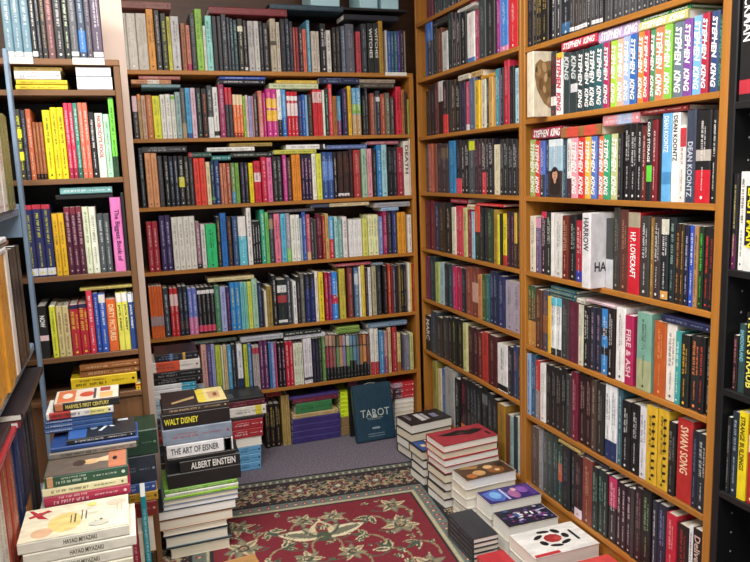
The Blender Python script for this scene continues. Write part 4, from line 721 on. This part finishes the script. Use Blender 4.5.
shelf('''-16,-4,122,6a6a72,-,n=3 -3.5,12,122,e2ddd4,b04048,n=6,88-98-c04048 12.3,19.5,114,7a7a4c,d8d8b0,n=3''', '', 1, XR, zr['a'], 1.7, RL('upper'), RG('upper'), RKN, seed=91, **RK)
shelf('''-8,2.5,238,2a2624,8a8078,n=3 2.8,21.5,250,dc9a30,8a5a14,n=4 21.8,24.4,252,e6e0d8,- 24.8,33,246,2a2220,a09088,n=3''', '-6/14/5/e2e2e4/8a8a90 -6/18/4/7a5a48/d0c0b0 -5/15/5/e6e6e8/8a8a90', 1, XR, zr['b'], zr['a']-.026, RL('middle'), RG('middle'), RKN, seed=92, cap=1.19, **RK)
shelf('''3,13,434,20222a,8a8a94,n=3 13.4,23.5,420,e2ddd2,8a8478,n=3 23.9,30.5,410,a84a34,e8c8b0,n=2 30.9,35.5,402,23305a,8a9ac8,n=2 35.8,39.5,396,2a3050,c08a50,20-42-c88a4a 39.8,43.5,392,2b2f3a,a0c0d8,n=2 43.8,47,390,1f2530,c8d4e0''', '2/24/6/a82c34/f0d0d0,p:1 3/23/6/3a2a2a/8a8a88 25/43/6/8a2a30/c09098,p:2 25/44/6/2c2426/8a8a88,p:2.5', 1, XR, zr['c'], zr['b']-.026, RL('lower'), RG('lower'), RKN, seed=93, cap=.785, **RK)

# ---------------------------------------------------------------- rug
def make_rug():
    o0 = np.array((-.03, -.42)); U = np.array((-.9954, .0953)); V = np.array((-.0953, -.9954))
    Wd, Ln, res = 1.46, 2.0, .005
    nu, nv = int(Wd/res)+1, int(Ln/res)+1
    uu, vv = np.meshgrid(np.arange(nu)*res, np.arange(nv)*res)
    lc = lambda h: np.array([lin(c) for c in rgb(h)])
    img = np.zeros((nv, nu, 3)); img[:] = lc('74202c')
    g = np.random.default_rng(4)
    def paint(mask, h): img[mask] = lc(h)
    def el(cu, cv, ru, rv, rot, h):
        a, b = uu-cu, vv-cv; c, s = math.cos(rot), math.sin(rot)
        paint(((a*c+b*s)/ru)**2+((-a*s+b*c)/rv)**2 < 1, h)
    def petal(cu, cv, L, wd, ang, h, h2=None):
        a, b = uu-cu, vv-cv; c, s = math.cos(ang), math.sin(ang)
        p, q = a*c+b*s, -a*s+b*c
        k = np.clip(p/L, 0, 1)
        w = wd*np.sin(np.pi*k**.8)
        paint((p > 0) & (p < L) & (np.abs(q) < w), h)
        if h2: paint((p > L*.15) & (p < L*.85) & (np.abs(q) < w*.5), h2)
    def vine(pts, h, w=.004):
        P = np.array(pts); 
        for t in np.linspace(0, 1, 90):
            q = (1-t)**2*P[0]+2*t*(1-t)*P[1]+t*t*P[2]
            i0, i1 = int((q[1]-w)/res), int((q[1]+w)/res)+2; j0, j1 = int((q[0]-w)/res), int((q[0]+w)/res)+2
            if i0 < 0 or j0 < 0: continue
            sub = (uu[i0:i1, j0:j1]-q[0])**2+(vv[i0:i1, j0:j1]-q[1])**2 < w*w
            img[i0:i1, j0:j1][sub] = lc(h)
    def flower(cu, cv, r, rot, kind):
        if kind == 0:
            for k in range(7): petal(cu, cv, r, r*.22, rot+k*2*PI/7, 'cdbf9c' if k % 2 else '6b7062', '8a7f62')
            el(cu, cv, r*.3, r*.3, 0, '3a4038'); el(cu, cv, r*.16, r*.16, 0, 'b98a72')
        elif kind == 1:   # palmette with two long leaves
            for s in (-1, 1):
                petal(cu, cv, r*1.5, r*.34, rot+s*1.25, 'd5c9a8', '6e6e5c'); petal(cu, cv, r*1.0, r*.22, rot+s*.7, '4b5348', 'a59a7a')
            petal(cu, cv, r*1.05, r*.4, rot, 'cdbf9c', '7d2f34'); el(cu, cv, r*.3, r*.25, rot, '47503f')
        else:
            for k in range(3): petal(cu, cv, r, r*.2, rot+(k-1)*.75, ('b7ad88', '59624f', 'cfc4a0')[k], '3f473c')
    # field ornament, mirrored about the long axis
    B = .32
    mid = Wd/2
    for (a, b, r, rot, k) in ((.06, .42, .05, 1.5, 0), (.2, .46, .06, 2.2, 2), (.31, .4, .055, .6, 0), (.0, .56, .1, PI/2*3, 1), (.16, .6, .05, 3.5, 2), (.3, .56, .065, 1.2, 0), (.08, .7, .05, .3, 0), (.22, .72, .06, 4, 2), (.33, .7, .05, 2.6, 2), (.0, .84, .06, 1, 0), (.16, .86, .1, PI/2, 1), (.32, .86, .06, 5, 0),
                              (.08, 1.0, .05, 2, 2), (.24, 1.03, .06, 0, 0), (.0, 1.14, .1, PI/2*3, 1), (.34, 1.1, .05, 1, 2), (.15, 1.2, .06, 3, 0), (.28, 1.27, .08, PI/2, 1), (.05, 1.34, .05, 4, 2), (.2, 1.42, .06, 1, 0)):
        for s in (-1, 1):
            flower(mid+s*a, b, r*1.2, rot if s > 0 else PI-rot, k)
            vine([(mid+s*a, b), (mid+s*(a+.07), b+.02), (mid+s*(a+.05), b+.11)], '8d8262')
            vine([(mid+s*a, b), (mid+s*(a-.05), b+.06), (mid+s*(a-.09), b+.02)], '4d5a4a')
    for _ in range(230):
        flower(g.uniform(B+.02, Wd-B-.02), g.uniform(B+.02, Ln-B), g.uniform(.014, .032), g.uniform(0, 6.3), 2)
    # borders
    e = np.minimum(np.minimum(uu, Wd-uu), np.minimum(vv, Ln-vv))
    run = np.where((np.minimum(uu, Wd-uu) < np.minimum(vv, Ln-vv)), vv, uu)
    def band(a, b, h): paint((e >= a) & (e < b), h)
    band(0, .012, '1d1b1c'); band(.012, .05, '5d635c'); band(.05, .062, '2a2526'); band(.062, .235, '352327'); band(.235, .247, '1f2022'); band(.247, .295, '63706a'); band(.295, .306, 'b0a88a'); band(.306, B, '242426')
    def inb(a, b): return (e >= a) & (e < b)
    ph = run/.03*2*PI
    paint(inb(.016, .046) & (np.sin(ph*1.0) > .45) & (np.abs(e-.031) < .010), 'b9ae90')
    paint(inb(.25, .292) & (np.sin(ph*.8) > .3) & (np.abs(e-.271) < .013), '8a3038')
    paint(inb(.25, .292) & (np.sin(ph*.8) > .75) & (np.abs(e-.271) < .006), 'c9bf9c')
    # big border florals
    per = .17
    s = (run % per)-per/2; q = e-.148
    alt = (np.floor(run/per) % 2)*2-1
    wave = .05*np.sin(run/per*PI)
    paint(inb(.066, .232) & (np.abs(q-wave) < .006), '7d7a5e')
    rr2 = np.hypot(s, q); th = np.arctan2(q, s)
    ros = .055*(1+.28*np.cos(th*6))
    paint(inb(.066, .232) & (rr2 < ros), 'a89c7c'); paint(inb(.066, .232) & (rr2 < ros*.75), '6d2a30'); paint(inb(.066, .232) & (rr2 < ros*.45), '4b5a58'); paint(inb(.066, .232) & (rr2 < ros*.22), 'cbbf9e')
    s2 = ((run+per/2) % per)-per/2
    for dq, h in ((.045, '97896a'), (-.045, '5c6b62')):
        rq = np.hypot(s2, (q-dq)*1.3); tq = np.arctan2(q-dq, s2)
        paint(inb(.066, .232) & (rq < .028*(1+.4*np.cos(tq*5+1))), h); paint(inb(.066, .232) & (rq < .011), '8a3a3c')
    nz = g.random((nv, nu)); paint(inb(.066, .232) & (nz > .93), 'b0a486'); paint(inb(.066, .232) & (nz < .06), '20191c')
    # woven: a little irregularity from knot to knot
    img *= (.86+.28*g.random((nv, nu)))[..., None]
    z = np.full((nv, nu), .0055)+g.random((nv, nu))*.0005
    XY = o0+uu[..., None]*U+vv[..., None]*V
    vs = np.dstack([XY, z]).reshape(-1, 3)
    idx = np.arange(nv*nu).reshape(nv, nu)
    fs = np.stack([idx[:-1, :-1], idx[:-1, 1:], idx[1:, 1:], idx[1:, :-1]], -1).reshape(-1, 4)
    rim = np.concatenate([idx[0, :], idx[1:, -1], idx[-1, -2::-1], idx[-2:0, 0]])
    nb = len(vs); low = vs[rim].copy(); low[:, 2] = .0005
    vs = np.vstack([vs, low]); k = np.arange(len(rim)); k2 = (k+1) % len(rim)
    fs = np.vstack([fs, np.stack([rim[k2], rim[k], nb+k, nb+k2], -1)])
    me = bpy.data.meshes.new('rug'); me.from_pydata(vs.tolist(), [], fs.tolist())
    ca = me.color_attributes.new('weave', 'FLOAT_COLOR', 'POINT')
    c = np.ones((len(vs), 4)); c[:nb, :3] = img.reshape(-1, 3); c[nb:, :3] = lc('2a2424')
    ca.data.foreach_set('color', c.astype(np.float32).ravel())
    m = bpy.data.materials.new('rug_wool'); m.use_nodes = True; b = m.node_tree.nodes['Principled BSDF']
    at_ = m.node_tree.nodes.new('ShaderNodeVertexColor'); at_.layer_name = 'weave'
    m.node_tree.links.new(at_.outputs['Color'], b.inputs['Base Color']); b.inputs['Roughness'].default_value = .95
    me.materials.append(m)
    o = bpy.data.objects.new('rug', me); COL.objects.link(o)
    tag(o, 'red oriental floral rug with wide patterned border on the grey carpet', 'rug')
make_rug()

# ---------------------------------------------------------------- dark portfolio with pale panels above the back case
m = MB().bbox((-.3, -.006, 0), (.3, .006, .26), .002)
y0 = -.0
xa, xb = along(270, 0, (0, .0, 2.08)), along(409, 0, (0, .0, 2.08))
ztop = height(8.5, Vector(((xa+xb)/2, .0, 0)))
pf = MB().bbox((xa, .02, ztop), (xb, .338, ztop+.012), .002).build('wall_shelf', mat('26282a', 'wood'))
for x in (xa+.08, xb-.08): MB().bbox((x-.01, .2, ztop-.1), (x+.01, .338, ztop), .002).build('bracket', mat('26282a', 'metal'), pf)
tag(pf, 'black wall shelf above the back bookcase carrying pale blue boxes', 'shelf')
for k, (p0, p1) in enumerate(((311, 340), (360, 378), (382, 399))):
    a, b = along(p0, 0, (0, .03, ztop+.02)), along(p1, 0, (0, .03, ztop+.02))
    o = MB().bbox((a, .03, ztop+.0125), (b, .2, ztop+.2), .004).build('storage_box', mat('b4dbe6', 'paint'))
    MB().bbox((a-.003, .026, ztop+.16), (b+.003, .204, ztop+.205), .004).build('lid', mat('a4ccd8', 'paint'), o)
    tag(o, ['wide pale blue box on the top board, leftmost of the three', 'pale blue box between the two others on the top board', 'pale blue box on the top board nearest the corner'][k], 'box', 'pale blue boxes above the back bookcase')

finish_labels()

# ---------------------------------------------------------------- light: ceiling panels, an added fill panel and daylight from the shop behind
def lamp(x, y, sx, sy, power, label):
    t = empty('ceiling_light', (x, y, 2.735)); tag(t, label, 'ceiling light', 'ceiling light panels')
    MB().bbox((-sx/2-.03, -sy/2-.03, -.01), (sx/2+.03, sy/2+.03, .012), .003).build('frame', mat('dcdcda', 'paint'), t)
    em = bpy.data.materials.get('lamp_glow')
    if not em:
        em = bpy.data.materials.new('lamp_glow'); em.use_nodes = True; b = em.node_tree.nodes['Principled BSDF']
        b.inputs['Emission Color'].default_value = (1, .97, .92, 1); b.inputs['Emission Strength'].default_value = 1.5
    MB().bbox((-sx/2, -sy/2, -.016), (sx/2, sy/2, -.011), .001).build('diffuser', em, t)
    l = bpy.data.lights.new('panel_light', 'AREA'); l.shape = 'RECTANGLE'; l.size = sx; l.size_y = sy; l.energy = power; l.color = (1, .965, .92)
    o = bpy.data.objects.new('panel_light', l); COL.objects.link(o); o.location = (x, y, 2.71)
lamp(-1.0, -1.6, 1.2, .3, 24, 'ceiling light panel over the rug')
lamp(-1.3, -3.1, 1.2, .3, 56, 'ceiling light panel over the viewer')
lamp(-2.1, -2.1, .3, 1.2, 32, 'added fill light panel over the metal rack')  # added fill panel, brightens the shadowed page tops on the side wall
w = bpy.data.worlds.new('world'); S.world = w; w.use_nodes = True
bg = w.node_tree.nodes['Background']; bg.inputs['Color'].default_value = (.93, .96, 1, 1); bg.inputs['Strength'].default_value = .4
vs_ = S.view_settings; vs_.view_transform = 'Standard'; vs_.look = 'None'; vs_.exposure = .16; vs_.gamma = 1; vs_.use_curve_mapping = False
